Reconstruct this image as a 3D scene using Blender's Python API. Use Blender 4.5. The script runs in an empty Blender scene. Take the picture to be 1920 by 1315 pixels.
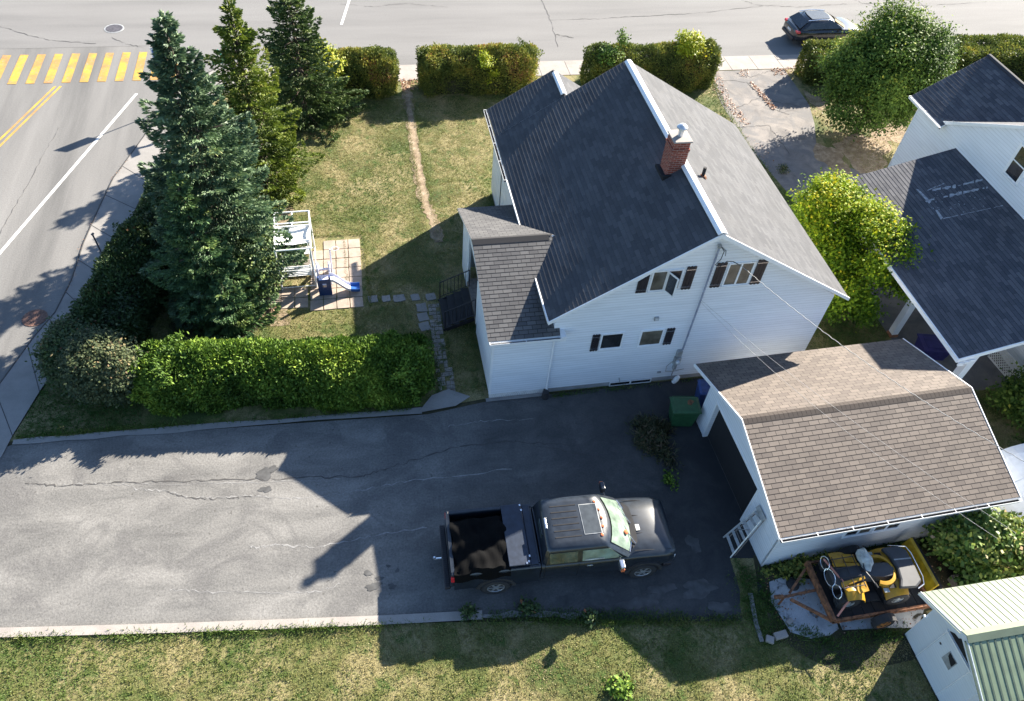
import bpy, bmesh, math, random
import numpy as np
from mathutils import Vector, Matrix
from mathutils.geometry import tessellate_polygon
PI = math.pi
rnd = random.Random(7)
rng = np.random.default_rng(11)
SC = bpy.context.scene
COL = SC.collection

# ------------------------------------------------------------------ camera
FPX, CX, CY, CAMH = 1450.0, 960.0, 657.5, 21.0
PITCH, ROLL, YAW = math.radians(48.40), math.radians(5.99), math.radians(14.96)
_f = Vector((0, math.cos(PITCH), -math.sin(PITCH))); _r = Vector((1, 0, 0)); _u = _r.cross(_f)
_R = _r*math.cos(ROLL)+_u*math.sin(ROLL); _U = -_r*math.sin(ROLL)+_u*math.cos(ROLL)
_rz = Matrix.Rotation(-YAW, 3, 'Z')
_R = _rz @ _R; _U = _rz @ _U; _F = _rz @ _f
_m = Matrix(((_R.x, _U.x, -_F.x, 0), (_R.y, _U.y, -_F.y, 0), (_R.z, _U.z, -_F.z, CAMH), (0, 0, 0, 1)))
camd = bpy.data.cameras.new('camera'); cam = bpy.data.objects.new('camera', camd); COL.objects.link(cam)
cam.matrix_world = _m
camd.sensor_width = 36; camd.lens = FPX/1920*36; camd.clip_end = 500; camd.clip_start = 0.5
SC.camera = cam

def P(px, py, z=0.0):
    """world point at height z under a pixel of the survey photo"""
    d = _R*((px-CX)/FPX) - _U*((py-CY)/FPX) + _F
    t = (z-CAMH)/d.z
    return Vector((d.x*t, d.y*t, z))

# ------------------------------------------------------------------ world, sun
SUN_EL, SUN_AZ = math.radians(28.3), math.radians(36.6)
w = bpy.data.worlds.new('World'); SC.world = w; w.use_nodes = True
nt = w.node_tree; bg = nt.nodes['Background']
sky = nt.nodes.new('ShaderNodeTexSky'); sky.sky_type = 'NISHITA'; sky.sun_disc = False
sky.sun_elevation = SUN_EL; sky.sun_rotation = PI/2-SUN_AZ
sky.air_density = 1.0; sky.dust_density = 0.5; sky.ozone_density = 3.4
nt.links.new(sky.outputs[0], bg.inputs[0]); bg.inputs[1].default_value = 0.064
sl = bpy.data.lights.new('sun', 'SUN'); sl.energy = 5.0; sl.angle = math.radians(0.5); sl.color = (1.0, 0.92, 0.79)
so = bpy.data.objects.new('sun', sl); COL.objects.link(so)
sd = Vector((math.cos(SUN_EL)*math.cos(SUN_AZ), math.cos(SUN_EL)*math.sin(SUN_AZ), math.sin(SUN_EL)))
so.rotation_euler = sd.to_track_quat('Z', 'Y').to_euler(); so.location = (30, 20, 30)
SC.view_settings.view_transform = 'Standard'; SC.view_settings.look = 'None'
SC.view_settings.exposure = 2.05; SC.view_settings.gamma = 1
SC.cycles.use_denoising = True
SC.cycles.max_bounces = 6; SC.cycles.diffuse_bounces = 3; SC.cycles.transparent_max_bounces = 6

# ------------------------------------------------------------------ mesh kit
def q(a, s=1.0): return Vector(a)*s
class MB:
    def __init__(s): s.v = []; s.f = []; s.uv = []; s.smooth = False
    def add(s, vs, fs, uvs=None):
        o = len(s.v); s.v += [tuple(v) for v in vs]; s.f += [tuple(i+o for i in f) for f in fs]
        for k, f in enumerate(fs):
            s.uv.append(uvs[k] if uvs else None)
        return s
    def box(s, x0, x1, y0, y1, z0, z1, M=None):
        vs = [Vector((x, y, z)) for z in (z0, z1) for y in (y0, y1) for x in (x0, x1)]
        if M: vs = [M @ v for v in vs]
        return s.add(vs, [(0, 2, 3, 1), (4, 5, 7, 6), (0, 1, 5, 4), (2, 6, 7, 3), (0, 4, 6, 2), (1, 3, 7, 5)])
    def beam(s, a, b, w, h, up=(0, 0, 1)):
        a, b = Vector(a), Vector(b); d = (b-a).normalized(); u = Vector(up)
        r = d.cross(u)
        if r.length < 1e-4: r = d.cross(Vector((0, 1, 0)))
        r.normalize(); u = r.cross(d)
        vs = [p+r*(w/2*i)+u*(h/2*j) for p in (a, b) for j in (-1, 1) for i in (-1, 1)]
        return s.add(vs, [(0, 1, 3, 2), (4, 6, 7, 5), (0, 4, 5, 1), (2, 3, 7, 6), (0, 2, 6, 4), (1, 5, 7, 3)])
    def tube(s, pts, r, n=8, caps=True):
        pts = [Vector(p) for p in pts]; rs = r if isinstance(r, (list, tuple)) else [r]*len(pts)
        vs = []; prev = None
        for i, p in enumerate(pts):
            d = (pts[min(i+1, len(pts)-1)]-pts[max(i-1, 0)]).normalized()
            if prev is None:
                prev = d.cross(Vector((0, 0, 1)))
                if prev.length < 1e-3: prev = d.cross(Vector((0, 1, 0)))
            prev = (prev-d*prev.dot(d)).normalized(); u = d.cross(prev)
            vs += [p+(prev*math.cos(2*PI*k/n)+u*math.sin(2*PI*k/n))*rs[i] for k in range(n)]
        fs = [(i*n+k, i*n+(k+1) % n, (i+1)*n+(k+1) % n, (i+1)*n+k) for i in range(len(pts)-1) for k in range(n)]
        if caps: fs += [tuple(range(n))[::-1], tuple((len(pts)-1)*n+k for k in range(n))]
        return s.add(vs, fs)
    def prism(s, poly, vec):
        """closed polygon (3d pts) extruded along vec"""
        a = [Vector(p) for p in poly]; b = [p+Vector(vec) for p in a]; n = len(a)
        tri = tessellate_polygon([a])
        fs = [tuple(t) for t in tri]+[tuple(i+n for i in t[::-1]) for t in tri]
        fs += [(i, (i+1) % n, (i+1) % n+n, i+n) for i in range(n)]
        return s.add(a+b, fs)
    def sheet(s, poly, z):
        a = [Vector((p[0], p[1], z)) for p in poly]
        fs = []
        for t in tessellate_polygon([a]):
            e = (a[t[1]]-a[t[0]]).cross(a[t[2]]-a[t[0]])
            fs.append(tuple(t) if e.z > 0 else tuple(t[::-1]))
        return s.add(a, fs)
    def lathe(s, prof, n=20, M=None):
        """prof: list of (r,z)"""
        vs = [Vector((r*math.cos(2*PI*k/n), r*math.sin(2*PI*k/n), z)) for r, z in prof for k in range(n)]
        if M: vs = [M @ v for v in vs]
        m = len(prof)
        fs = [(i*n+k, i*n+(k+1) % n, (i+1)*n+(k+1) % n, (i+1)*n+k) for i in range(m-1) for k in range(n)]
        fs += [tuple(range(n))[::-1], tuple((m-1)*n+k for k in range(n))]
        return s.add(vs, fs)
    def loft(s, rings, closed=True, caps=True):
        n = len(rings[0]); vs = [v for r in rings for v in r]; m = len(rings)
        fs = [(i*n+k, i*n+(k+1) % n, (i+1)*n+(k+1) % n, (i+1)*n+k) for i in range(m-1) for k in range(n if closed else n-1)]
        if caps: fs += [tuple(range(n))[::-1], tuple((m-1)*n+k for k in range(n))]
        return s.add(vs, fs)
    def build(s, name, mat, parent=None, smooth=False, bevel=0, fix=True):
        me = bpy.data.meshes.new(name); me.from_pydata(s.v, [], s.f)
        if any(u is not None for u in s.uv):
            ul = me.uv_layers.new(name='UVMap'); d = []
            for f, u in zip(s.f, s.uv):
                d += [c for p in (u or [(0, 0)]*len(f)) for c in p]
            ul.data.foreach_set('uv', d)
        if fix:
            bm = bmesh.new(); bm.from_mesh(me); bmesh.ops.recalc_face_normals(bm, faces=bm.faces)
            bm.to_mesh(me); bm.free()
        me.materials.append(mat)
        if smooth:
            me.polygons.foreach_set('use_smooth', [True]*len(me.polygons)); me.set_sharp_from_angle(angle=math.radians(38))
        o = bpy.data.objects.new(name, me); COL.objects.link(o)
        if parent: o.parent = parent
        if bevel:
            b = o.modifiers.new('bevel', 'BEVEL'); b.width = bevel; b.segments = 2; b.limit_method = 'ANGLE'; b.angle_limit = math.radians(40)
        if smooth == 'auto' or (smooth and bevel):
            pass
        return o
def sub(o, n=1):
    m = o.modifiers.new('sub', 'SUBSURF'); m.levels = n; m.render_levels = n; return o

def tag(o, label=None, cat=None, group=None, kind=None):
    if label: o['label'] = label
    if cat: o['category'] = cat
    if group: o['group'] = group
    if kind: o['kind'] = kind
    return o
def thing(name, label, cat, loc=(0, 0, 0), rz=0.0, group=None):
    o = bpy.data.objects.new(name, None); COL.objects.link(o); o.location = loc; o.rotation_euler = (0, 0, rz)
    o.empty_display_size = 0.3
    return tag(o, label, cat, group)
def copy_tree(o, parent=None):
    kids = list(o.children)
    c = o.copy(); COL.objects.link(c)
    if parent: c.parent = parent
    for k in kids: copy_tree(k, c)
    return c

# ------------------------------------------------------------------ materials
def new_mat(name):
    m = bpy.data.materials.new(name); m.use_nodes = True
    n = m.node_tree; return m, n, n.nodes['Principled BSDF']
def N(nt, t, **kw):
    n = nt.nodes.new(t)
    for k, v in kw.items():
        if k in n.inputs.keys(): n.inputs[k].default_value = v
        else: setattr(n, k, v)
    return n
def plain(name, col, rough=0.6, metal=0.0, var=0.06, vscale=6.0, spec=0.5, coat=0.0, alpha=1.0, bump=0.0):
    m, nt, b = new_mat(name)
    tc = N(nt, 'ShaderNodeTexCoord'); nz = N(nt, 'ShaderNodeTexNoise', Scale=vscale, Detail=5.0)
    nt.links.new(tc.outputs['Object'], nz.inputs['Vector'])
    rp = N(nt, 'ShaderNodeValToRGB'); c0 = [max(0, c*(1-var*2)) for c in col]; c1 = [min(1, c*(1+var*2)) for c in col]
    rp.color_ramp.elements[0].color = (*c0, 1); rp.color_ramp.elements[1].color = (*c1, 1)
    rp.color_ramp.elements[0].position = 0.3; rp.color_ramp.elements[1].position = 0.7
    nt.links.new(nz.outputs['Fac'], rp.inputs[0]); nt.links.new(rp.outputs[0], b.inputs['Base Color'])
    b.inputs['Roughness'].default_value = rough; b.inputs['Metallic'].default_value = metal
    b.inputs['Specular IOR Level'].default_value = spec; b.inputs['Coat Weight'].default_value = coat
    b.inputs['Coat Roughness'].default_value = 0.08
    if alpha < 1: b.inputs['Alpha'].default_value = alpha
    if bump:
        bp = N(nt, 'ShaderNodeBump', Strength=bump, Distance=0.02); nz2 = N(nt, 'ShaderNodeTexNoise', Scale=vscale*8, Detail=4.0)
        nt.links.new(tc.outputs['Object'], nz2.inputs['Vector'])
        nt.links.new(nz2.outputs['Fac'], bp.inputs['Height']); nt.links.new(bp.outputs[0], b.inputs['Normal'])
    return m
def noise_ground(name, stops, scale, stretch=(1, 1, 1), rot=0.0, rough=0.9, fine=(60, 0.25), speck=None, bump=0.3, warp=0.0, seedo=0.0, patches=None):
    """stops: colour stops over large noise; fine = (scale, amount); speck=(scale, thr, colour, amt); patches=(scale, col, lo, hi)"""
    m, nt, b = new_mat(name); L = nt.links.new
    tc = N(nt, 'ShaderNodeTexCoord'); mp = N(nt, 'ShaderNodeMapping'); mp.inputs['Scale'].default_value = stretch
    mp.inputs['Rotation'].default_value = (0, 0, rot); mp.inputs['Location'].default_value = (seedo, seedo*0.7, 0)
    L(tc.outputs['Object'], mp.inputs['Vector'])
    n1 = N(nt, 'ShaderNodeTexNoise', Scale=scale, Detail=7.0, Roughness=0.6, Distortion=warp); L(mp.outputs[0], n1.inputs['Vector'])
    rp = N(nt, 'ShaderNodeValToRGB'); cr = rp.color_ramp
    while len(cr.elements) < len(stops): cr.elements.new(0.5)
    for e, (p, c) in zip(cr.elements, stops): e.position = p; e.color = (*c, 1)
    L(n1.outputs['Fac'], rp.inputs[0]); cur = rp.outputs[0]
    if patches:
        sc_, pc, lo, hi = patches
        n4 = N(nt, 'ShaderNodeTexNoise', Scale=sc_, Detail=5.0, Roughness=0.65, Distortion=0.8); L(tc.outputs['Object'], n4.inputs['Vector'])
        mr = N(nt, 'ShaderNodeMapRange'); mr.inputs[1].default_value = lo; mr.inputs[2].default_value = hi; L(n4.outputs['Fac'], mr.inputs[0])
        mx = N(nt, 'ShaderNodeMix', data_type='RGBA'); L(mr.outputs[0], mx.inputs[0]); L(cur, mx.inputs[6]); mx.inputs[7].default_value = (*pc, 1); cur = mx.outputs[2]
    n2 = N(nt, 'ShaderNodeTexNoise', Scale=fine[0], Detail=3.0, Roughness=0.7); L(tc.outputs['Object'], n2.inputs['Vector'])
    mm = N(nt, 'ShaderNodeMapRange'); mm.inputs[1].default_value = 0.3; mm.inputs[2].default_value = 0.7
    mm.inputs[3].default_value = 1-fine[1]; mm.inputs[4].default_value = 1+fine[1]; L(n2.outputs['Fac'], mm.inputs[0])
    mul = N(nt, 'ShaderNodeVectorMath', operation='SCALE'); L(cur, mul.inputs[0]); L(mm.outputs[0], mul.inputs['Scale']); cur = mul.outputs[0]
    if speck:
        sc_, thr, c, amt = speck
        n3 = N(nt, 'ShaderNodeTexNoise', Scale=sc_, Detail=2.0, Roughness=0.5); L(tc.outputs['Object'], n3.inputs['Vector'])
        mr = N(nt, 'ShaderNodeMapRange'); mr.inputs[1].default_value = thr; mr.inputs[2].default_value = thr+0.04; mr.inputs[4].default_value = amt
        L(n3.outputs['Fac'], mr.inputs[0])
        mx = N(nt, 'ShaderNodeMix', data_type='RGBA'); L(mr.outputs[0], mx.inputs[0]); L(cur, mx.inputs[6]); mx.inputs[7].default_value = (*c, 1); cur = mx.outputs[2]
    L(cur, b.inputs['Base Color']); b.inputs['Roughness'].default_value = rough; b.inputs['Specular IOR Level'].default_value = 0.25
    bp = N(nt, 'ShaderNodeBump', Strength=bump, Distance=0.02); L(n2.outputs['Fac'], bp.inputs['Height']); L(bp.outputs[0], b.inputs['Normal'])
    return m
def shingle(name, ca, cb, cm, tab=0.32, course=0.145, mortar=0.05, tone=1.0, bump=0.4, blotch=0.25):
    m, nt, b = new_mat(name); L = nt.links.new
    uv = N(nt, 'ShaderNodeUVMap'); br = N(nt, 'ShaderNodeTexBrick'); br.offset = 0.5
    br.inputs['Color1'].default_value = (*ca, 1); br.inputs['Color2'].default_value = (*cb, 1); br.inputs['Mortar'].default_value = (*cm, 1)
    br.inputs['Scale'].default_value = 1.0; br.inputs['Mortar Size'].default_value = mortar*course; br.inputs['Mortar Smooth'].default_value = 0.2
    br.inputs['Bias'].default_value = 0.0; br.inputs['Brick Width'].default_value = tab; br.inputs['Row Height'].default_value = course
    L(uv.outputs[0], br.inputs['Vector'])
    n1 = N(nt, 'ShaderNodeTexNoise', Scale=0.9, Detail=6.0, Roughness=0.6); L(uv.outputs[0], n1.inputs['Vector'])
    n2 = N(nt, 'ShaderNodeTexNoise', Scale=70.0, Detail=2.0); L(uv.outputs[0], n2.inputs['Vector'])
    ad = N(nt, 'ShaderNodeMath', operation='ADD'); L(n1.outputs['Fac'], ad.inputs[0]); L(n2.outputs['Fac'], ad.inputs[1])
    mr = N(nt, 'ShaderNodeMapRange'); mr.inputs[1].default_value = 0.7; mr.inputs[2].default_value = 1.3; mr.inputs[3].default_value = 1-blotch; mr.inputs[4].default_value = 1+blotch
    L(ad.outputs[0], mr.inputs[0])
    mu = N(nt, 'ShaderNodeVectorMath', operation='SCALE'); L(br.outputs['Color'], mu.inputs[0]); L(mr.outputs[0], mu.inputs['Scale'])
    L(mu.outputs[0], b.inputs['Base Color']); b.inputs['Roughness'].default_value = 0.85; b.inputs['Specular IOR Level'].default_value = 0.3
    bp = N(nt, 'ShaderNodeBump', Strength=bump, Distance=0.006); L(n2.outputs['Fac'], bp.inputs['Height']); L(bp.outputs[0], b.inputs['Normal'])
    return m
def leafmat(name, stops, rough=0.55, trans=0.25, spec=0.4):
    m, nt, b = new_mat(name); L = nt.links.new
    at = N(nt, 'ShaderNodeAttribute', attribute_name='tint'); rp = N(nt, 'ShaderNodeValToRGB'); cr = rp.color_ramp
    while len(cr.elements) < len(stops): cr.elements.new(0.5)
    for e, (p, c) in zip(cr.elements, stops): e.position = p; e.color = (*c, 1)
    L(at.outputs['Fac'], rp.inputs[0]); L(rp.outputs[0], b.inputs['Base Color']); b.inputs['Roughness'].default_value = rough
    b.inputs['Specular IOR Level'].default_value = spec
    tr = N(nt, 'ShaderNodeBsdfTranslucent'); L(rp.outputs[0], tr.inputs['Color'])
    mx = N(nt, 'ShaderNodeMixShader'); mx.inputs[0].default_value = trans
    L(b.outputs[0], mx.inputs[1]); L(tr.outputs[0], mx.inputs[2]); L(mx.outputs[0], nt.nodes['Material Output'].inputs[0])
    return m
def siding(name, col, pitch=0.11, axis='Z', dark=0.80, jit=0.03):
    m, nt, b = new_mat(name); L = nt.links.new
    tc = N(nt, 'ShaderNodeTexCoord'); sp = N(nt, 'ShaderNodeSeparateXYZ'); L(tc.outputs['Object'], sp.inputs[0])
    md = N(nt, 'ShaderNodeMath', operation='DIVIDE'); md.inputs[1].default_value = pitch; L(sp.outputs[axis], md.inputs[0])
    fr = N(nt, 'ShaderNodeMath', operation='FRACT'); L(md.outputs[0], fr.inputs[0])
    mr = N(nt, 'ShaderNodeMapRange'); mr.inputs[1].default_value = 0.86; mr.inputs[2].default_value = 0.97; mr.inputs[3].default_value = 1.0; mr.inputs[4].default_value = dark
    L(fr.outputs[0], mr.inputs[0])
    nz = N(nt, 'ShaderNodeTexNoise', Scale=1.2, Detail=8.0, Roughness=0.65); mp = N(nt, 'ShaderNodeMapping'); mp.inputs['Scale'].default_value = (0.5, 0.5, 6)
    L(tc.outputs['Object'], mp.inputs[0]); L(mp.outputs[0], nz.inputs['Vector'])
    m2 = N(nt, 'ShaderNodeMapRange'); m2.inputs[1].default_value = 0.35; m2.inputs[2].default_value = 0.75; m2.inputs[3].default_value = 1+jit; m2.inputs[4].default_value = 1-jit*2.0
    L(nz.outputs['Fac'], m2.inputs[0])
    mu = N(nt, 'ShaderNodeMath', operation='MULTIPLY'); L(mr.outputs[0], mu.inputs[0]); L(m2.outputs[0], mu.inputs[1])
    vm = N(nt, 'ShaderNodeVectorMath', operation='SCALE'); vm.inputs[0].default_value = col; L(mu.outputs[0], vm.inputs['Scale'])
    L(vm.outputs[0], b.inputs['Base Color']); b.inputs['Roughness'].default_value = 0.45
    bp = N(nt, 'ShaderNodeBump', Strength=0.5, Distance=0.012); inv = N(nt, 'ShaderNodeMath', operation='SUBTRACT'); inv.inputs[0].default_value = 1.0
    L(fr.outputs[0], inv.inputs[1]); L(inv.outputs[0], bp.inputs['Height']); L(bp.outputs[0], b.inputs['Normal'])
    return m
def brickmat(name):
    m, nt, b = new_mat(name); L = nt.links.new
    tc = N(nt, 'ShaderNodeTexCoord'); sp = N(nt, 'ShaderNodeSeparateXYZ'); L(tc.outputs['Object'], sp.inputs[0])
    ad = N(nt, 'ShaderNodeMath', operation='ADD'); L(sp.outputs['X'], ad.inputs[0]); L(sp.outputs['Y'], ad.inputs[1])
    cb = N(nt, 'ShaderNodeCombineXYZ'); L(ad.outputs[0], cb.inputs[0]); L(sp.outputs['Z'], cb.inputs[1])
    br = N(nt, 'ShaderNodeTexBrick'); br.inputs['Color1'].default_value = (0.27, 0.055, 0.03, 1); br.inputs['Color2'].default_value = (0.16, 0.035, 0.022, 1)
    br.inputs['Mortar'].default_value = (0.33, 0.24, 0.2, 1); br.inputs['Scale'].default_value = 1; br.inputs['Brick Width'].default_value = 0.2
    br.inputs['Row Height'].default_value = 0.072; br.inputs['Mortar Size'].default_value = 0.007; L(cb.outputs[0], br.inputs['Vector'])
    L(br.outputs['Color'], b.inputs['Base Color']); b.inputs['Roughness'].default_value = 0.9
    return m

M = {}
M['lawn'] = noise_ground('lawn', [(0.30, (0.045, 0.07, 0.018)), (0.44, (0.11, 0.115, 0.038)), (0.56, (0.21, 0.18, 0.085)), (0.75, (0.28, 0.235, 0.13))], 0.55, fine=(22, 0.45), bump=1.0, warp=0.6, patches=(1.9, (0.05, 0.085, 0.018), 0.5, 0.66))
M['street'] = noise_ground('street_asphalt', [(0.3, (0.112, 0.11, 0.108)), (0.5, (0.165, 0.161, 0.156)), (0.7, (0.205, 0.199, 0.192))], 0.6, stretch=(1.0, 0.09, 1), rot=math.radians(17.5), fine=(18, 0.15), bump=0.3, speck=(7.0, 0.735, (0.09, 0.085, 0.085), 0.7))
M['street2'] = noise_ground('cross_street_asphalt', [(0.3, (0.145, 0.142, 0.14)), (0.5, (0.172, 0.168, 0.165)), (0.7, (0.19, 0.186, 0.182))], 0.7, stretch=(0.12, 1.0, 1), fine=(18, 0.13), bump=0.3, speck=(6.0, 0.74, (0.1, 0.09, 0.09), 0.6))
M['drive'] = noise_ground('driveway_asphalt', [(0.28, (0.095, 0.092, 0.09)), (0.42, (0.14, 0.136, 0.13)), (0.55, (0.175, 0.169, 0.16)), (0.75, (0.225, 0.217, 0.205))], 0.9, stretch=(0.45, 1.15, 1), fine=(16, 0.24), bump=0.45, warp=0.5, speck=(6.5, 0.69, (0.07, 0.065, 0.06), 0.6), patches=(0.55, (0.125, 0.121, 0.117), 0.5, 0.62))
def seal_shade_zone(m):
    # darker colour towards the garage: sealcoat, with shade painted in to deepen it
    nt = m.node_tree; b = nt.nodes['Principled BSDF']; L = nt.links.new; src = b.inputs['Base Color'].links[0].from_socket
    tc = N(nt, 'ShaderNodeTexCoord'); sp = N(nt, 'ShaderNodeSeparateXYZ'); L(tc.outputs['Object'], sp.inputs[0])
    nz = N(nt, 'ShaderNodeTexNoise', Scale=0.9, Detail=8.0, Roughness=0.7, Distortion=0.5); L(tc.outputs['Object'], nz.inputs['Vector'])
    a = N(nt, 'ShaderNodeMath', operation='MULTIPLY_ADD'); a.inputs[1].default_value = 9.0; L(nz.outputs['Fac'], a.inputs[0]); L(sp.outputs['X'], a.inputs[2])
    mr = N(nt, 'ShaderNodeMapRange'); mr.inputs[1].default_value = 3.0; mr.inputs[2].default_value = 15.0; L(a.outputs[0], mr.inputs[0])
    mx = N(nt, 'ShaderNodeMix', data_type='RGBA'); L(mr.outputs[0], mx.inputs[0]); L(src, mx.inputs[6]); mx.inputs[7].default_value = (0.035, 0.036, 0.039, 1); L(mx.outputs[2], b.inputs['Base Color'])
seal_shade_zone(M['drive'])
M['drive2'] = noise_ground('old_driveway', [(0.3, (0.12, 0.113, 0.11)), (0.5, (0.19, 0.175, 0.165)), (0.7, (0.25, 0.225, 0.205))], 1.0, fine=(30, 0.15), bump=0.3, warp=1.0, patches=(0.8, (0.15, 0.145, 0.145), 0.48, 0.60))
M['conc'] = noise_ground('concrete', [(0.3, (0.21, 0.20, 0.19)), (0.7, (0.29, 0.275, 0.26))], 1.2, fine=(35, 0.10), bump=0.2)
M['conc_b'] = noise_ground('bright_concrete', [(0.3, (0.26, 0.235, 0.215)), (0.7, (0.34, 0.31, 0.285))], 1.5, fine=(35, 0.10), bump=0.2)
M['concslab'] = noise_ground('rough_slab', [(0.3, (0.30, 0.31, 0.33)), (0.55, (0.46, 0.465, 0.48)), (0.75, (0.52, 0.52, 0.52))], 2.2, fine=(35, 0.15), bump=0.3, patches=(1.6, (0.05, 0.045, 0.035), 0.58, 0.66))
M['paver'] = noise_ground('paver', [(0.3, (0.27, 0.22, 0.18)), (0.7, (0.42, 0.34, 0.28))], 2.5, fine=(30, 0.12), bump=0.2)
M['pathb'] = noise_ground('worn_brick', [(0.3, (0.15, 0.135, 0.12)), (0.5, (0.25, 0.225, 0.20)), (0.7, (0.33, 0.30, 0.27))], 3.0, fine=(30, 0.25), bump=0.3, patches=(2.5, (0.07, 0.085, 0.035), 0.55, 0.62))
M['dirt'] = noise_ground('dirt', [(0.3, (0.15, 0.105, 0.07)), (0.5, (0.25, 0.19, 0.125)), (0.7, (0.36, 0.29, 0.21))], 3.0, fine=(35, 0.3), bump=0.8)
M['soil'] = noise_ground('soil', [(0.3, (0.03, 0.03, 0.018)), (0.55, (0.06, 0.055, 0.03)), (0.75, (0.10, 0.085, 0.05))], 2.0, fine=(35, 0.3), bump=0.8)
M['yellow'] = noise_ground('yellow_paint', [(0.35, (0.30, 0.17, 0.08)), (0.48, (0.38, 0.23, 0.06)), (0.62, (0.47, 0.30, 0.05))], 1.1, fine=(26, 0.12), bump=0.1, patches=(6.0, (0.30, 0.23, 0.14), 0.53, 0.66))
M['white_line'] = noise_ground('white_paint', [(0.3, (0.55, 0.55, 0.54)), (0.7, (0.72, 0.72, 0.70))], 3.0, fine=(26, 0.1), bump=0.1)
M['seal'] = noise_ground('dark_sealcoat', [(0.3, (0.055, 0.056, 0.06)), (0.5, (0.085, 0.085, 0.088)), (0.72, (0.13, 0.128, 0.127))], 0.7, fine=(40, 0.14), bump=0.25, warp=0.8)
M['crack'] = plain('crack_fill', (0.06, 0.057, 0.055), 0.9)
M['streak'] = plain('chalky_streak', (0.215, 0.21, 0.205), 0.9, var=0.15, vscale=9)
M['tar'] = plain('oil_stain', (0.062, 0.062, 0.062), 0.7, var=0.2, vscale=4)
M['siding'] = siding('white_siding', (0.77, 0.80, 0.84), 0.115, dark=.66, jit=.06)
M['siding_n'] = siding('neighbour_siding', (0.76, 0.79, 0.83), 0.12, dark=.68, jit=.05)
M['siding_s'] = siding('shed_siding', (0.66, 0.70, 0.73), 0.10, dark=0.85)
M['wtrim'] = plain('white_trim', (0.80, 0.81, 0.82), 0.4, var=0.02)
M['wmetal'] = plain('white_metal', (0.78, 0.79, 0.80), 0.3, var=0.03, spec=0.6)
M['found'] = plain('foundation_concrete', (0.30, 0.30, 0.31), 0.9, var=0.12, vscale=2)
M['roof'] = shingle('charcoal_shingles', (0.080, 0.081, 0.087), (0.052, 0.054, 0.061), (0.035, 0.037, 0.045), tab=0.42, course=0.145, mortar=0.03, blotch=0.22)
M['roof_p'] = shingle('porch_shingles', (0.112, 0.11, 0.11), (0.072, 0.071, 0.074), (0.032, 0.031, 0.033), tab=0.30, course=0.145, mortar=0.075, blotch=0.15)
M['roof_g'] = shingle('brown_shingles', (0.165, 0.138, 0.117), (0.115, 0.096, 0.084), (0.055, 0.044, 0.038), tab=0.32, course=0.15, mortar=0.075, blotch=0.16)
M['roof_n'] = shingle('blue_black_shingles', (0.105, 0.105, 0.115), (0.055, 0.058, 0.07), (0.035, 0.037, 0.045), tab=0.42, course=0.145, mortar=0.03, blotch=0.2)
M['felt'] = plain('weathered_felt', (0.30, 0.31, 0.33), 0.8, var=0.2, vscale=12)
M['brick'] = brickmat('red_brick')
M['galv'] = plain('galvanised', (0.62, 0.64, 0.66), 0.3, metal=0.5, var=0.08)
M['glass'] = plain('window_glass', (0.022, 0.024, 0.028), 0.06, spec=0.8, var=0.3, vscale=1.5)
M['curtain'] = plain('curtained_glass', (0.13, 0.115, 0.09), 0.10, spec=0.7, var=0.25, vscale=2.0)
M['blk'] = plain('black_paint', (0.022, 0.019, 0.024), 0.45, var=0.1)
M['rub'] = plain('rubber', (0.025, 0.025, 0.027), 0.85, var=0.1)
M['dark'] = plain('dark_interior', (0.012, 0.012, 0.014), 0.9)
M['bark'] = plain('bark', (0.085, 0.062, 0.045), 0.9, var=0.25, vscale=12, bump=0.5)
M['wood'] = plain('grey_wood', (0.22, 0.19, 0.165), 0.85, var=0.15, vscale=10)
M['carpaint'] = plain('black_car_paint', (0.020, 0.022, 0.027), 0.22, var=0.15, spec=0.6, coat=0.6)
M['truckpaint'] = plain('dusty_black_paint', (0.016, 0.021, 0.029), 0.30, var=0.15, spec=0.5, coat=0.35)
M['bluegloss'] = plain('tonneau_vinyl', (0.020, 0.028, 0.046), 0.4, var=0.15, spec=0.4, coat=0.1)
M['carglass'] = plain('tinted_glass', (0.05, 0.07, 0.06), 0.05, spec=0.9, var=0.3, vscale=2.5)
M['screen'] = plain('windscreen_glass', (0.19, 0.25, 0.20), 0.08, spec=0.9, var=0.28, vscale=2.2)
M['roofglass'] = plain('roof_glass', (0.05, 0.058, 0.065), 0.25, spec=0.6, var=0.1)
M['chrome'] = plain('chrome', (0.75, 0.76, 0.78), 0.15, metal=0.9, var=0.04)
M['alloy'] = plain('alloy_rim', (0.38, 0.39, 0.40), 0.35, metal=0.6, var=0.1)
M['redlens'] = plain('red_lens', (0.55, 0.015, 0.02), 0.2, spec=0.7)
M['amber'] = plain('amber_lens', (0.62, 0.16, 0.06), 0.25, spec=0.7)
M['lens'] = plain('clear_lens', (0.55, 0.57, 0.6), 0.12, spec=0.8)
M['filler'] = plain('black_filler', (0.0042, 0.0042, 0.0045), 0.95, var=0.1, spec=0.1)
M['atvy'] = plain('yellow_plastic', (0.42, 0.225, 0.014), 0.4, var=0.12)
M['plowy'] = plain('yellow_plow_paint', (0.40, 0.27, 0.012), 0.5, var=0.2, vscale=5)
M['seat'] = plain('seat_vinyl', (0.035, 0.038, 0.044), 0.6, var=0.1)
M['rust'] = plain('rusty_steel', (0.20, 0.085, 0.04), 0.8, var=0.35, vscale=9)
M['rustpink'] = plain('faded_red_strap', (0.52, 0.22, 0.17), 0.7, var=0.1)
M['orange'] = plain('orange_wheel', (0.42, 0.15, 0.03), 0.6, var=0.2)
M['bag'] = plain('clear_plastic_bag', (0.42, 0.44, 0.42), 0.35, var=0.2, vscale=8)
M['greenbin'] = plain('green_plastic', (0.022, 0.085, 0.035), 0.5, var=0.12)
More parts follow.
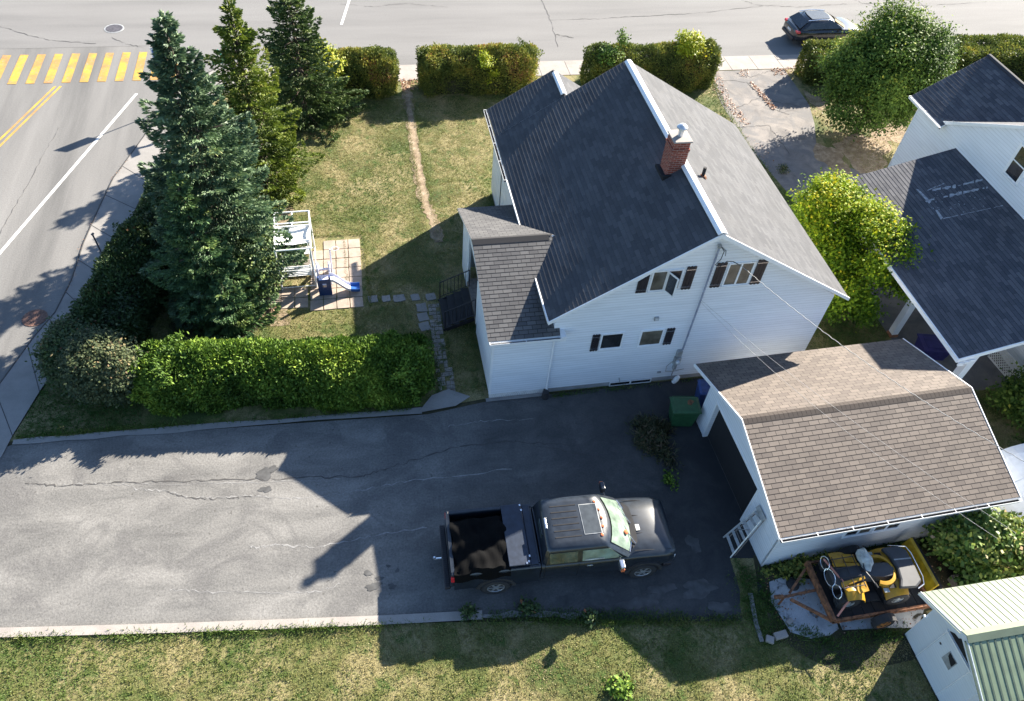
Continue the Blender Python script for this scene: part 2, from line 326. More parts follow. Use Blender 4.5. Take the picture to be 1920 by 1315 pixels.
M['bluebin'] = plain('blue_plastic', (0.03, 0.06, 0.19), 0.5, var=0.12)
M['purplebin'] = plain('violet_plastic', (0.04, 0.035, 0.15), 0.5, var=0.12)
M['slideblue'] = plain('blue_play_plastic', (0.025, 0.10, 0.36), 0.35)
M['slidenavy'] = plain('navy_play_plastic', (0.018, 0.045, 0.15), 0.4)
M['slidelav'] = plain('pale_play_plastic', (0.60, 0.60, 0.70), 0.4, var=0.04)
M['alu'] = plain('aluminium', (0.55, 0.56, 0.56), 0.4, metal=0.4, var=0.12)
M['metalroof_l'] = plain('pale_green_sheet', (0.155, 0.185, 0.12), 0.4, var=0.05, vscale=3)
M['metalroof_d'] = plain('green_sheet', (0.19, 0.24, 0.15), 0.4, var=0.06, vscale=3)
M['groove'] = plain('roof_groove', (0.07, 0.10, 0.07), 0.6)
M['fabric_w'] = plain('white_fabric', (0.84, 0.84, 0.83), 0.7, var=0.03)
M['meter'] = plain('grey_meter_box', (0.30, 0.31, 0.31), 0.5, var=0.15)
M['conduit'] = plain('grey_conduit', (0.27, 0.30, 0.38), 0.5, var=0.12)
M['wire'] = plain('wire', (0.30, 0.29, 0.28), 0.6)
M['wireb'] = plain('black_wire', (0.05, 0.05, 0.055), 0.6)
M['yg'] = plain('fluorescent_sign', (0.55, 0.75, 0.02), 0.4)
M['greensign'] = plain('green_sign', (0.0, 0.22, 0.14), 0.4)
M['bluesign'] = plain('blue_sign', (0.05, 0.10, 0.45), 0.4)
M['iron'] = plain('cast_iron', (0.09, 0.085, 0.095), 0.6, var=0.25, vscale=14)
M['rustiron'] = plain('rusty_grate', (0.14, 0.075, 0.055), 0.7, var=0.25, vscale=14)
M['skirt'] = plain('lattice_white', (0.7, 0.7, 0.68), 0.6)
#VEGMAT
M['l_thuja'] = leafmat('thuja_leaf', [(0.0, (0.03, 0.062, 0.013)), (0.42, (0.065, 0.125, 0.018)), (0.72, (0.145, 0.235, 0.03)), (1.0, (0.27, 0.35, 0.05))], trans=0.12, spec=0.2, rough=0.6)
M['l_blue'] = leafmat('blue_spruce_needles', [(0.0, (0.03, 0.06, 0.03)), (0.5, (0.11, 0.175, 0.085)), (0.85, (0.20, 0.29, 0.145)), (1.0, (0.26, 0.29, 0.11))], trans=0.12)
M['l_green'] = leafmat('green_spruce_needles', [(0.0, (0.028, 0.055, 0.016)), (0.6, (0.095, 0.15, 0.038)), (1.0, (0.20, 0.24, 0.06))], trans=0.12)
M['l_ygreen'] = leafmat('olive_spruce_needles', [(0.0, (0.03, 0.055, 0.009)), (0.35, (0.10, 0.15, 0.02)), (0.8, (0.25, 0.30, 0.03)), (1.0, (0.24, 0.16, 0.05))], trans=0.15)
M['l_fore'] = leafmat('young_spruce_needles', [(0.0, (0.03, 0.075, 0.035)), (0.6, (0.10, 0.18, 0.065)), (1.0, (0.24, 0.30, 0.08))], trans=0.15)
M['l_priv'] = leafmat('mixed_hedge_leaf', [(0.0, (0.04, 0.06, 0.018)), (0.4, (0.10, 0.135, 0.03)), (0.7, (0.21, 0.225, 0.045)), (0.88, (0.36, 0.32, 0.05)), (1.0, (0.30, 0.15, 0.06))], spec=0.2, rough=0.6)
M['l_yel'] = leafmat('yellow_shoot_leaf', [(0.0, (0.14, 0.22, 0.01)), (0.6, (0.34, 0.38, 0.012)), (1.0, (0.50, 0.42, 0.02))])
M['l_maple'] = leafmat('dark_green_leaf', [(0.0, (0.025, 0.055, 0.014)), (0.5, (0.095, 0.16, 0.028)), (0.85, (0.20, 0.28, 0.05)), (1.0, (0.36, 0.36, 0.05))], rough=0.6, spec=0.12)
M['l_gold'] = leafmat('golden_green_leaf', [(0.0, (0.055, 0.11, 0.014)), (0.4, (0.13, 0.22, 0.014)), (0.75, (0.28, 0.36, 0.015)), (1.0, (0.48, 0.40, 0.02))], rough=0.6, spec=0.12)
M['l_dshrub'] = leafmat('dark_shrub_leaf', [(0.0, (0.02, 0.04, 0.014)), (0.6, (0.05, 0.09, 0.026)), (0.93, (0.08, 0.11, 0.03)), (1.0, (0.18, 0.07, 0.03))])
M['l_grey'] = leafmat('grey_shrub_leaf', [(0.0, (0.03, 0.05, 0.03)), (0.5, (0.065, 0.09, 0.042)), (0.85, (0.13, 0.15, 0.07)), (0.97, (0.27, 0.23, 0.11)), (1.0, (0.28, 0.20, 0.11))], spec=0.2, rough=0.6)
M['l_vine'] = leafmat('vine_leaf', [(0.0, (0.04, 0.09, 0.02)), (0.5, (0.11, 0.19, 0.03)), (0.85, (0.28, 0.30, 0.05)), (1.0, (0.42, 0.28, 0.16))])
M['l_grass'] = leafmat('grass_blades', [(0.0, (0.05, 0.115, 0.018)), (0.38, (0.12, 0.17, 0.035)), (0.68, (0.24, 0.225, 0.08)), (1.0, (0.37, 0.31, 0.165))], trans=0.3)
M['l_dead'] = leafmat('dead_leaf', [(0.0, (0.13, 0.05, 0.03)), (0.5, (0.30, 0.14, 0.075)), (1.0, (0.50, 0.33, 0.22))])
M['l_weed'] = leafmat('dry_weeds', [(0.0, (0.028, 0.04, 0.016)), (0.6, (0.055, 0.065, 0.025)), (1.0, (0.15, 0.10, 0.06))])
M['core'] = plain('twig_core', (0.020, 0.022, 0.012), 0.95, var=0.3, vscale=8)
M['twig'] = plain('bare_twig', (0.12, 0.09, 0.075), 0.9)

# ------------------------------------------------------------------ roofs and walls
def roof_slab(name, el, er, rr, rl, mat, parent=None, course=0.145, lift=0.008, thick=0.06, trim=None):
    el, er, rr, rl = map(Vector, (el, er, rr, rl))
    ud = (er-el).normalized(); nrm = ud.cross(rl-el).normalized()
    if nrm.z < 0: nrm = -nrm
    vd = nrm.cross(ud).normalized()
    if vd.z < 0: vd = -vd
    H = (rl-el).dot(vd); HR = (rr-er).dot(vd); H = max(H, HR)
    n = max(1, int(math.ceil(H/course-1e-6)))
    mb = MB()
    def pt(s, v):
        a, b = (el, rl) if s == 0 else (er, rr)
        hh = (b-a).dot(vd); t = min(1, v/hh) if hh > 1e-6 else 0
        return a+(b-a)*t
    def uvp(p): return ((p-el).dot(ud)+50, (p-el).dot(vd))
    prevtop = None
    for i in range(n):
        v0, v1 = i*course, min(H, (i+1)*course)
        a0, b0, a1, b1 = pt(0, v0), pt(1, v0), pt(0, v1), pt(1, v1)
        A, B = a0+nrm*lift, b0+nrm*lift
        e = 1e-3
        us = [uvp(a0), uvp(b0), uvp(b1), uvp(a1)]
        us = [(us[0][0], v0+e), (us[1][0], v0+e), (us[2][0], v1-e), (us[3][0], v1-e)]
        mb.add([A, B, b1, a1], [(0, 1, 2, 3)], [us])
        mb.add([a0, b0, B, A], [(0, 1, 2, 3)], [[(us[0][0], v0+e)]*4])
    o = mb.build(name, mat, parent, fix=False)
    # underside / edge board
    d = nrm*thick; base = [el-nrm*0.002, er-nrm*0.002, rr-nrm*0.002, rl-nrm*0.002]
    tb = MB(); tb.prism(base, -d)
    tb.build('roof_deck', trim or M['wtrim'], o)
    return o
def bar_frame(mb, x0, x1, z0, z1, w, y0, y1):
    """rectangular frame in the XZ plane"""
    mb.box(x0, x1, y0, y1, z0, z0+w); mb.box(x0, x1, y0, y1, z1-w, z1)
    mb.box(x0, x0+w, y0, y1, z0+w, z1-w); mb.box(x1-w, x1, y0, y1, z0+w, z1-w)
def window_xz(parent, x0, x1, z0, z1, y, glass, split=1, dirn=-1, fw=0.05, name='window'):
    """window on a wall facing -y at y"""
    mb = MB(); bar_frame(mb, x0, x1, z0, z1, fw, y-0.035, y+0.004)
    for i in range(1, split):
        xm = x0+(x1-x0)*i/split; mb.box(xm-fw*0.6, xm+fw*0.6, y-0.034, y+0.003, z0+fw, z1-fw)
    mb.box(x0-0.03, x1+0.03, y-0.06, y-0.036, z0-0.03, z0+0.012)
    f = mb.build(name, M['wtrim'], parent)
    g = glass if isinstance(glass, list) else [glass]*split
    for i in range(split):
        a = x0+(x1-x0)*i/split+fw*0.5; b = x0+(x1-x0)*(i+1)/split-fw*0.5
        MB().box(a, b, y-0.018, y-0.006, z0+fw*0.7, z1-fw*0.7).build('pane', g[i], f)
    return f
def shutter(parent, x0, x1, z0, z1, y, cut=None):
    """dark board shutter with scalloped ends, optional sloped top (zl, zr)"""
    mb = MB(); n = 3; w = (x1-x0)/n
    for i in range(n):
        a = x0+i*w; zt = z1 if cut is None else None
        if cut:
            za = cut[0]+(cut[1]-cut[0])*i/n; zb = cut[0]+(cut[1]-cut[0])*(i+1)/n
            poly = [(a+.006, y-.03, z0), (a+w-.006, y-.03, z0), (a+w-.006, y-.03, zb), (a+.006, y-.03, za)]
        else:
            s = 0.025
            poly = [(a+.006, y-.03, z0+s), (a+w/2, y-.03, z0), (a+w-.006, y-.03, z0+s), (a+w-.006, y-.03, z1-s), (a+w/2, y-.03, z1), (a+.006, y-.03, z1-s)]
        mb.prism(poly, (0, .026, 0))
    s = mb.build('shutter', M['blk'], parent)
    hs = MB()
    for z in ([z0+.13] if cut else [z0+.13, z1-.13]):
        hs.box(x0+.03, x1-.02, y-.042, y-.032, z-.012, z+.012)
        hs.prism([(x0+.03, y-.042, z-.03), (x0+.03, y-.042, z+.03), (x0-.0, y-.042, z)], (0, .01, 0))
    hs.build('hinge', M['chrome'], s)
    return s

# ================================================================== GROUND
def struct(name, poly, z, mat, kind='structure', parent=None):
    o = MB().sheet([(p[0], p[1]) for p in poly], z).build(name, mat, parent, fix=False); o['kind'] = kind; return o
struct('ground', [(-300, -200), (300, -200), (300, 300), (-300, 300)], -0.02, M['soil'])
def pp(lst, z=0): return [P(x, y, z) for x, y in lst]
# lawns as gently divided sheets
struct('lawn', [(-11.5, 16.2), (-9.0, 16.1), (1.4, 15.9), (1.4, 15.76), (3.4, 15.95), (15.1, 15.9), (15.1, 12), (30, 6), (45, 6), (45, 36.95), (24, 36.95), (-3, 37.0), (-8.2, 35), (-9.4, 30), (-10.2, 24), (-10.7, 19)], 0.0, M['lawn'])
struct('lawn', [(-40, -20), (40, -20), (40, 8), (9.9, 7.4), (4.8, 7.9), (-.5, 8.65), (-10.4, 9.8), (-13.5, 10.1), (-40, 10.2)], 0.0, M['lawn'])
# cross street (top) and side street (left)
struct('cross_street', [(-7.0, 38.4), (60, 38.4), (60, 47.5), (-60, 47.5), (-60, 41.2), (-9.2, 41.2)], 0.004, M['street2'])
struct('side_street', [(-9.47, 32.81), (-8.7, 36.2), (-6.6, 38.8), (-5.0, 41.19), (-26, 41.19), (-28, 36), (-34, 10), (-13.3, 10), (-12.9, 15), (-12.31, 18.61), (-11.68, 20.62), (-11.2, 21.8), (-10.94, 23.42), (-10.86, 25.54), (-10.6, 27.9), (-10.35, 29.71)], 0.0, M['street'])
# sidewalks
kerb = [(-12.9, 15.3), (-12.31, 18.61), (-11.68, 20.62), (-11.2, 21.8), (-10.94, 23.42), (-10.86, 25.54), (-10.6, 27.9), (-10.35, 29.71), (-9.47, 32.81), (-8.7, 36.2), (-6.6, 38.8)]
inner = [(-5.2, 37.0), (-7.3, 35.4), (-8.0, 32.4), (-8.9, 29.3), (-9.2, 27.5), (-9.45, 25.4), (-9.6, 23.3), (-9.9, 21.4), (-10.4, 20.0), (-11.0, 18.12), (-11.45, 16.4), (-11.6, 15.6)]
struct('side_sidewalk', kerb+inner, 0.03, M['conc'])
MB().tube([(x, y, 0.012) for x, y in kerb], 0.035, 6).build('side_kerb', M['crack'])['kind'] = 'structure'
bmk = MB()
for i in range(1, 11):
    t = i/11*(len(kerb)-1); k = int(t); f = t-k; a = Vector(kerb[k]).lerp(Vector(kerb[min(k+1, len(kerb)-1)]), f)
    rv = inner[::-1]; t2 = i/11*(len(rv)-1); k2 = int(t2); b = Vector(rv[k2]).lerp(Vector(rv[min(k2+1, len(rv)-1)]), t2-k2)
    bmk.beam((a.x, a.y, .033), (b.x, b.y, .033), .025, .004)
bmk.build('sidewalk_joint', M['crack'])['kind'] = 'structure'
struct('cross_sidewalk', [(-5.2, 37.0), (45, 36.9), (45, 38.39), (-6.6, 38.5), (-6.9, 38.1)], 0.02, M['conc_b'])
bmk = MB()
for i in range(26): x = -4+i*1.55; bmk.box(x-.012, x+.012, 36.93, 38.38, .021, .024)
bmk.build('sidewalk_joint', M['crack'])['kind'] = 'structure'
# markings
xs = [-16.85+0.805*i for i in range(0, 11)]
for i, x in enumerate(xs):
    MB().sheet([(x-.2, 37.72), (x+.2, 37.70), (x+.19, 40.52), (x-.2, 40.55)], .012).build('crosswalk_stripe', M['yellow'])['kind'] = 'structure'
def strip(name, pts, wd, z, mat, jit=0.0):
    pts = [Vector((p[0], p[1], 0)) for p in pts]; L = []; R = []
    for i, p in enumerate(pts):
        d = (pts[min(i+1, len(pts)-1)]-pts[max(0, i-1)]).normalized(); n = Vector((-d.y, d.x, 0))
        ww = wd*(1+rnd.uniform(-jit, jit)); L.append(p+n*ww/2); R.append(p-n*ww/2)
    mb = MB()
    for i in range(len(pts)-1):
        vs = [L[i], R[i], R[i+1], L[i+1]]; mb.add([(v.x, v.y, z) for v in vs], [(0, 1, 2, 3)])
    o = mb.build(name, mat, fix=False); o['kind'] = 'structure'; return o
def dens(pts, n=6, jit=0.05):
    out = []
    for a, b in zip(pts[:-1], pts[1:]):
        a, b = Vector((a[0], a[1])), Vector((b[0], b[1]))
        for i in range(n): 
            p = a.lerp(b, i/n); out.append((p.x+rnd.uniform(-jit, jit), p.y+rnd.uniform(-jit, jit)))
    out.append((pts[-1][0], pts[-1][1])); return out
strip('edge_line', [(-13.3-3.6, 10+5.6), (-13.79, 25.28), (-10.25, 36.5)], .13, .010, M['white_line'])
strip('centre_line', [(-19.3, 21.3), (-15.55, 32.9), (-14.05, 37.4)], .11, .010, M['yellow'])
strip('centre_line', [(-19.05, 21.3), (-15.27, 32.9), (-13.8, 37.4)], .11, .010, M['yellow'])
strip('stop_line', pp([(640, 47), (659, -12)]), .14, .012, M['white_line'])
# street cracks
for pts, wd in (([(0, 50), (60, 68), (100, 77), (180, 82)], .035), ([(210, 70), (235, 82), (268, 90)], .03),
                ([(1012, -6), (1032, 38), (1046, 88)], .04), ([(1030, 38), (1120, 36), (1200, 31), (1300, 26), (1430, 12)], .05), ([(1042, 65), (1060, 68), (1075, 72)], .08),
                ([(640, 8), (700, 13), (760, 7), (840, 14)], .03), ([(1390, 0), (1420, 10), (1500, 14), (1580, 8), (1700, 5)], .04), ([(1720, 0), (1760, 40), (1790, 65)], .04),
                ([(1600, 0), (1640, 14), (1720, 12), (1850, 4)], .03), ([(0, 440), (60, 330), (110, 240)], .02)):
    strip('asphalt_crack', dens(pp(pts), 12, .05), wd*.7, .014, M['crack'], .9)
# main driveway
DRV = [(-13.3, 16.0), (-11.6, 16.0), (-11.1, 16.12), (1.46, 15.55), (3.6, 15.84), (15.4, 15.9), (15.4, 13.0), (10.0, 7.6), (9.43, 7.16), (6.5, 7.6), (4.8, 8.0), (-.48, 8.78), (-10.38, 9.96), (-13.3, 10.2)]
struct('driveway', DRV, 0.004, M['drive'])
strip('driveway_kerb', [(-13.2, 10.2), (-10.38, 9.92), (-6, 9.36), (-.48, 8.72), (2.2, 8.45)], .26, .05, M['conc_b'])
strip('driveway_kerb', dens([(2.2, 8.44), (5.4, 7.95)], 8, .05), .16, .02, M['conc'], .5)
strip('driveway_kerb', dens([(-11.4, 16.15), (-5, 15.95), (1.3, 15.72)], 8, .02), .22, .03, M['conc'], .3)
for pts, wd, mt in (([(50, 905), (110, 912), (200, 906), (300, 903), (430, 901), (560, 897), (680, 893)], .05, 'crack'),
                    ([(680, 893), (760, 868), (850, 840), (950, 828), (1070, 835)], .05, 'crack'), ([(1000, 835), (1080, 850), (1130, 862)], .035, 'crack'), ([(310, 922), (350, 934), (430, 936), (480, 930)], .04, 'crack'),
                    ([(250, 917), (310, 920), (350, 934), (400, 934), (470, 930), (560, 935), (650, 925), (760, 903), (960, 880)], .045, 'streak'),
                    ([(120, 908), (200, 908), (330, 909), (560, 903), (640, 898)], .03, 'streak'), ([(470, 1027), (520, 1022), (590, 1027), (700, 1005), (800, 990)], .05, 'streak'),
                    ([(320, 1105), (400, 1110), (520, 1112), (600, 1108), (640, 1095)], .04, 'streak'), ([(840, 800), (900, 790), (1000, 786)], .03, 'streak')):
    strip('asphalt_crack', dens(pp(pts), 12, .045), wd*.62, .010 if mt == 'crack' else .008, M[mt], .95)
def blob(name, c, rx, ry, z, mat, n=26, irr=.35):
    ph = [rnd.uniform(0, 6.28) for _ in range(5)]
    pts = []
    for k in range(n):
        a = 2*PI*k/n; r = 1+irr*(math.sin(2*a+ph[0])*.5+math.sin(3*a+ph[1])*.4+math.sin(5*a+ph[2])*.35+math.sin(9*a+ph[3])*.2)
        pts.append((c[0]+rx*r*math.cos(a), c[1]+ry*r*math.sin(a)))
    o = MB().sheet(pts, z).build(name, mat, fix=False); o['kind'] = 'structure'; return o
for px, py, rx, ry in [(495, 890, .26, .2), (512, 880, .14, .12), (498, 918, .17, .11), (690, 1075, .12, .08), (712, 1085, .1, .07), (728, 1062, .06, .05), (700, 1100, .2, .12), (745, 1070, .06, .06), (1300, 1020, .2, .28), (735, 1100, .12, .08),
                       (1120, 1120, .5, .22), (1200, 1130, .6, .2), (1310, 1105, .55, .25), (1240, 1105, .4, .16), (1060, 1125, .3, .15), (1350, 1140, .35, .18)]:
    blob('oil_stain', P(px, py), rx, ry, .012+rnd.uniform(0, .002), M['tar'])
# neighbour's old driveway and carport floor
struct('neighbour_driveway', [(19.3, 36.9), (18.9, 33.8), (18.8, 31.5), (18.9, 29.0), (19.2, 26.5), (19.5, 24), (19.5, 14), (24.0, 14), (24.0, 27.0), (22.0, 28.6), (23.2, 31.5), (23.7, 33.2), (23.9, 36.9)], 0.005, M['drive2'])
blob('dirt_patch', P(1620, 285), 1.4, 1.5, .009, M['dirt']); blob('dirt_patch', P(1560, 300), .8, 1.2, .0105, M['dirt']); blob('dirt_patch', P(1530, 190), .4, .9, .010, M['dirt'])
blob('dirt_patch', P(1680, 250), 1.2, 1.0, .0085, M['dirt'])
for pts in ([(1345, 150), (1400, 155), (1450, 205), (1480, 215)], [(1380, 205), (1420, 185), (1500, 200)], [(1370, 240), (1440, 235), (1480, 290)], [(1390, 120), (1405, 145), (1440, 135)]):
    strip('asphalt_crack', dens(pp(pts), 10, .07), .03, .013, M['crack'], .7)
# trodden path across the lawn
strip('worn_path', dens([(2.7, 37.0), (2.66, 34), (2.55, 30), (2.6, 27), (2.85, 25.6), (2.9, 24.2)], 9, .03), .44, .012, M['dirt'], .35)
struct('path_slab', [(2.3, 36.9), (3.1, 36.9), (3.1, 38.4), (2.3, 38.4)], .028, M['conc_b'])
blob('soil_patch', (-3.8, 21.2), 1.0, .9, .008, M['dirt']); blob('soil_patch', (-5.6, 20.2), 1.3, 1.3, .006, M['soil']); blob('soil_patch', (13.5, 7.4), 4.2, 1.6, .006, M['soil'])
blob('soil_patch', (-3.9, 26.6), .9, 1.0, .007, M['dirt'])
strip('soil_strip', dens([(10.2, 9.0), (9.8, 7.0), (9.85, 6.3)], 4, .04), .7, .009, M['lawn'], .25)
strip('buried_kerb', [(10.0, 7.9), (9.82, 7.05), (9.78, 6.5)], .13, .03, M['conc'])
struct('house_bed', [(3.3, 15.95), (3.55, 20.8), (2.55, 20.8), (2.5, 16.0)], .003, M['lawn'])
# path of pavers beside the hedge
struct('front_step', [(1.15, 15.62), (2.45, 15.75), (3.0, 16.08), (2.3, 16.5), (1.7, 16.3)], .05, M['conc'])
struct('porch_footing', [(3.5, 15.78), (5.6, 15.78), (5.6, 15.93), (3.5, 15.93)], .05, M['conc'])
# ---------------- stepping stones, each its own slab
def slab(x, y, sx, sy, rz=0, mat='paver', irr=0.0, z=.03):
    pts = []
    for cx, cy in ((-1, -1), (0, -1.03), (1, -1), (1.03, 0), (1, 1), (0, 1.02), (-1, 1), (-1.02, 0)):
        px, py = cx*sx/2*(1+rnd.uniform(-irr, irr)), cy*sy/2*(1+rnd.uniform(-irr, irr))
        pts.append((x+px*math.cos(rz)-py*math.sin(rz), y+px*math.sin(rz)+py*math.cos(rz), z))
    mb = MB().prism(pts, (0, 0, -.05)); return mb.build('paving_slab', M[mat], bevel=.006)
def lab(o, l, g): return tag(o, l, 'paving slab', g)
g1 = 'slabs of the patio around the play set'
for i in range(4):
    for j in range(7):
        x = -2.05+.49*i+.012*j; y = 21.1+.56*j
        if i == 0 and j > 5: continue
        s = slab(x, y, .455, .52, rnd.uniform(-.02, .02), 'paver', .02, .028+rnd.uniform(0, .008))
        lab(s, 'pinkish square patio slab laid edge to edge around the swing and slide', g1)
for i in range(4):
    s = slab(-2.6-.5*i, 21.3+.02*i, .46, .5, 0, 'paver', .03); lab(s, 'shaded patio slab in front of the white lawn swing', 'slabs in front of the swing')
    s = slab(-2.6-.5*i, 21.85+.02*i, .46, .5, 0, 'paver', .03); lab(s, 'shaded patio slab in front of the white lawn swing', 'slabs in front of the swing')
for i, x in enumerate([.02, .53, 1.02, 1.62, 2.2]):
    s = slab(x, 21.2-.03*i, [.36, .3, .42, .3, .34][i], .34, .1, 'conc', .14)
    lab(s, ['first', 'second', 'third', 'fourth', 'last'][i]+' round-edged stepping stone counted from the patio towards the porch stairs', 'stepping stones from patio to porch stairs')
for i in range(3):
    s = slab(1.8+.01*i, 20.55-.5*i, .38, .44, .1*i, 'conc', .12)
    lab(s, ['grey stepping stone nearest the corner of the paths beside the porch stairs', 'middle grey stepping stone beside the brick path', 'grey stepping stone closest to the thuja hedge corner'][i], 'stepping stones left of the brick path')
mb = MB()
for j in range(22):
    for i in range(3 if j < 16 else 4):
        x = 2.12+.15*i-.012*j*.4; y = 20.6-.2*j
        (rnd.random() < .9) and mb.box(x-.067+rnd.uniform(-.01,.01), x+.067+rnd.uniform(-.015,.01), y-.09, y+.09-rnd.uniform(0,.02), .0, .014+rnd.uniform(0, .012))
mb.build('brick_path', M['pathb'])['kind'] = 'structure'

# ================================================================== MAIN HOUSE
HO = Vector((3.61, 15.94, 0))
H = thing('house', 'white clapboard house with charcoal gable roof, brick chimney and black shutters', 'house', HO)
def rz_(x): return 3.95+(min(x, 12.9-x)-1.65)*0.6375     # roof height in local x (ridge at 6.45)
RX = 6.45; RZ = 3.95+(RX-1.65)*.6375
rt = roof_slab('roof', (1.65, -.3, 3.95), (1.65, 9.66, 3.95), (RX, 9.66, RZ), (RX, -.3, RZ), M['roof'], H, lift=.012)
roof_slab('roof', (11.8, 9.9, 3.86), (11.8, -.3, 3.86), (RX+.001, -.3, RZ), (RX+.001, 9.66, RZ), M['roof'], H)
EX = 4.24; EZ = 3.95+(EX-1.65)*.6375
rt2 = roof_slab('roof', (1.65, 9.663, 3.95), (1.65, 11.62, 3.95), (EX, 11.62, EZ), (EX, 9.663, EZ), M['roof'], H, lift=.012)
roof_slab('roof', (6.9, 11.62, 3.90), (6.9, 8.6, 3.90), (EX+.001, 8.6, EZ), (EX+.001, 11.62, EZ), M['roof'], H)
# ridge flashing
def ridge_cap(parent, a, b, w, drop, mat, name='ridge_cap'):
    a, b = Vector(a), Vector(b); mb = MB(); prof = [(-w, -drop), (-w*.45, -drop*.12), (0, .0), (w*.45, -drop*.12), (w, -drop), (w, -drop-.02), (0, -.03), (-w, -drop-.02)]
    mb.loft([[p+Vector((x, 0, z)) for x, z in prof] for p in (a, b)])
    return mb.build(name, mat, parent)
ridge_cap(rt, (RX, -.32, RZ+.09), (RX, 3.25, RZ+.09), .15, .085, M['wmetal'])
ridge_cap(rt, (RX, 3.22, RZ+.10), (RX, 9.5, RZ+.10), .15, .085, M['wmetal'])
ridge_cap(rt2, (EX, 9.75, EZ+.085), (EX, 11.35, EZ+.085), .12, .07, M['wmetal'])
MB().tube([(7.09, 2.92, 6.6), (7.09, 2.92, 6.98)], .055, 12).build('vent_pipe', M['rub'], rt)
MB().lathe([(.15, 6.60), (.10, 6.68), (.07, 6.7)], 12, Matrix.Translation((7.09, 2.92, -.0))).build('vent_flashing', M['rust'], rt)
# walls
WL, WR = 1.95, 11.5
def gable(x0, x1, y, th, f, top_off=-.07, z0=.24):
    pts = [(x0, y, z0), (x1, y, z0), (x1, y, f(x1)+top_off)]
    if x0 < RX < x1: pts.append((RX, y, f(RX)+top_off))
    pts.append((x0, y, f(x0)+top_off)); return pts
wb = MB(); wb.prism(gable(WL, WR, 0, .15, rz_), (0, .15, 0)); wb.build('wall', M['siding'], H)
MB().box(WL, WL+.15, .152, 9.4, .24, rz_(WL)-.09).build('wall', M['siding'], H)
MB().box(WR-.15, WR, .152, 9.4, .24, rz_(WR)-.12).build('wall', M['siding'], H)
MB().prism(gable(WL, WR, 9.25, .15, rz_), (0, .149, 0)).build('wall', M['siding'], H)
MB().box(WL+.01, WL+.15, 9.41, 11.2, .24, 4.05).build('wall', M['siding'], H)
MB().prism([(WL+.01, 11.2, .24), (6.5, 11.2, .24), (6.5, 11.2, 4.0), (EX, 11.2, EZ-.09), (WL+.01, 11.2, 4.06)], (0, .12, 0)).build('wall', M['siding'], H)
MB().box(WL+.03, WR-.03, .03, 9.3, -.02, .24).build('foundation', M['found'], H)
MB().box(WL+.04, 6.4, 9.3, 11.25, -.02, .24).build('foundation', M['found'], H)
# fascia boards on the front rakes and eave trims
fb = MB()
for (xa, za, xb, zb) in ((1.62, 3.93, RX, RZ-.01), (11.83, 3.84, RX, RZ-.01)):
    fb.prism([(xa, -.335, za-.10), (xa, -.335, za+.03), (xb, -.335, zb+.04), (xb, -.335, zb-.12)], (0, .032, 0))
fb.build('fascia', M['wtrim'], H)
sf = MB()
for (xa, za, xb, zb) in ((1.66, 3.86, RX, RZ-.085), (11.78, 3.78, RX, RZ-.085)):
    sf.prism([(xa, -.30, za-.012), (xa, -.003, za-.012), (xb, -.003, zb-.012), (xb, -.30, zb-.012)], (0, 0, .01))
sf.build('soffit', M['wtrim'], H)
def gutter(parent, a, b, out, name='gutter'):
    """open trough from a to b, out = outward unit vector"""
    a, b, o = Vector(a), Vector(b), Vector(out); up = Vector((0, 0, 1))
    prof = [(0, 0), (0, -.10), (.11, -.10), (.12, 0), (.112, 0), (.10, -.085), (.012, -.085), (.012, 0)]
    mb = MB(); mb.loft([[p+o*x+up*z for x, z in prof] for p in (a, b)])
    g = mb.build(name, M['wmetal'], parent)
    L = (b-a).length; k = max(2, int(L/1.0)); hb = MB(); ib = MB()
    for i in range(k+1):
        p = a.lerp(b, i/k); hb.beam(p+o*.0+up*.004, p+o*.12+up*.004, .02, .006)
    hb.build('gutter_strap', M['wmetal'], g)
    ib.prism([a+o*.014-up*.082, b+o*.014-up*.082, b+o*.098-up*.082, a+o*.098-up*.082], (0, 0, .006)); ib.build('gutter_bed', M['dark'], g)
    return g
gutter(H, (1.63, 6.9, 3.945), (1.63, 11.6, 3.945), (-1, 0, 0))
MB().box(1.60, 1.635, -.30, 6.88, 3.86, 3.955).build('eave_board', M['wtrim'], H)
# windows and shutters
w1 = window_xz(H, 4.76, 5.76, 4.62, 5.48, 0, [M['curtain'], M['glass']], 2)
# open casement sash swung out from the right half
sb = MB(); Msw = Matrix.Translation((5.26, -.05, 0)) @ Matrix.Rotation(math.radians(-62), 4, 'Z')
for bx in ((0, .42, -.012, .012, 4.66, 4.71), (0, .42, -.012, .012, 5.40, 5.45), (0, .05, -.012, .012, 4.71, 5.40), (.37, .42, -.012, .012, 4.71, 5.40)): sb.box(*bx, M=Msw)
sas = sb.build('sash', M['wtrim'], w1); MB().box(.05, .37, -.004, .004, 4.71, 5.40, M=Msw).build('sash_pane', M['glass'], w1)
shutter(H, 4.36, 4.70, 4.60, 5.3, 0, cut=(5.08, 5.34)); shutter(H, 5.84, 6.16, 4.58, 5.56, 0)
window_xz(H, 7.2, 8.08, 4.60, 5.56, 0, [M['curtain'], M['curtain']], 2)
shutter(H, 6.80, 7.14, 4.56, 5.62, 0); shutter(H, 8.15, 8.50, 4.56, 5.62, 0)
window_xz(H, 3.58, 4.36, 2.08, 2.83, 0, M['glass'], 1); shutter(H, 3.28, 3.55, 2.02, 2.84, 0)
window_xz(H, 4.93, 5.74, 2.05, 2.82, 0, M['curtain'], 1); shutter(H, 5.83, 6.12, 2.0, 2.82, 0)
f = MB(); bar_frame(f, 4.30, 5.85, .0, .21, .035, -.01, .02); f.box(5.05, 5.10, -.012, .018, .035, .18); bw = f.build('basement_window', M['wtrim'], H)
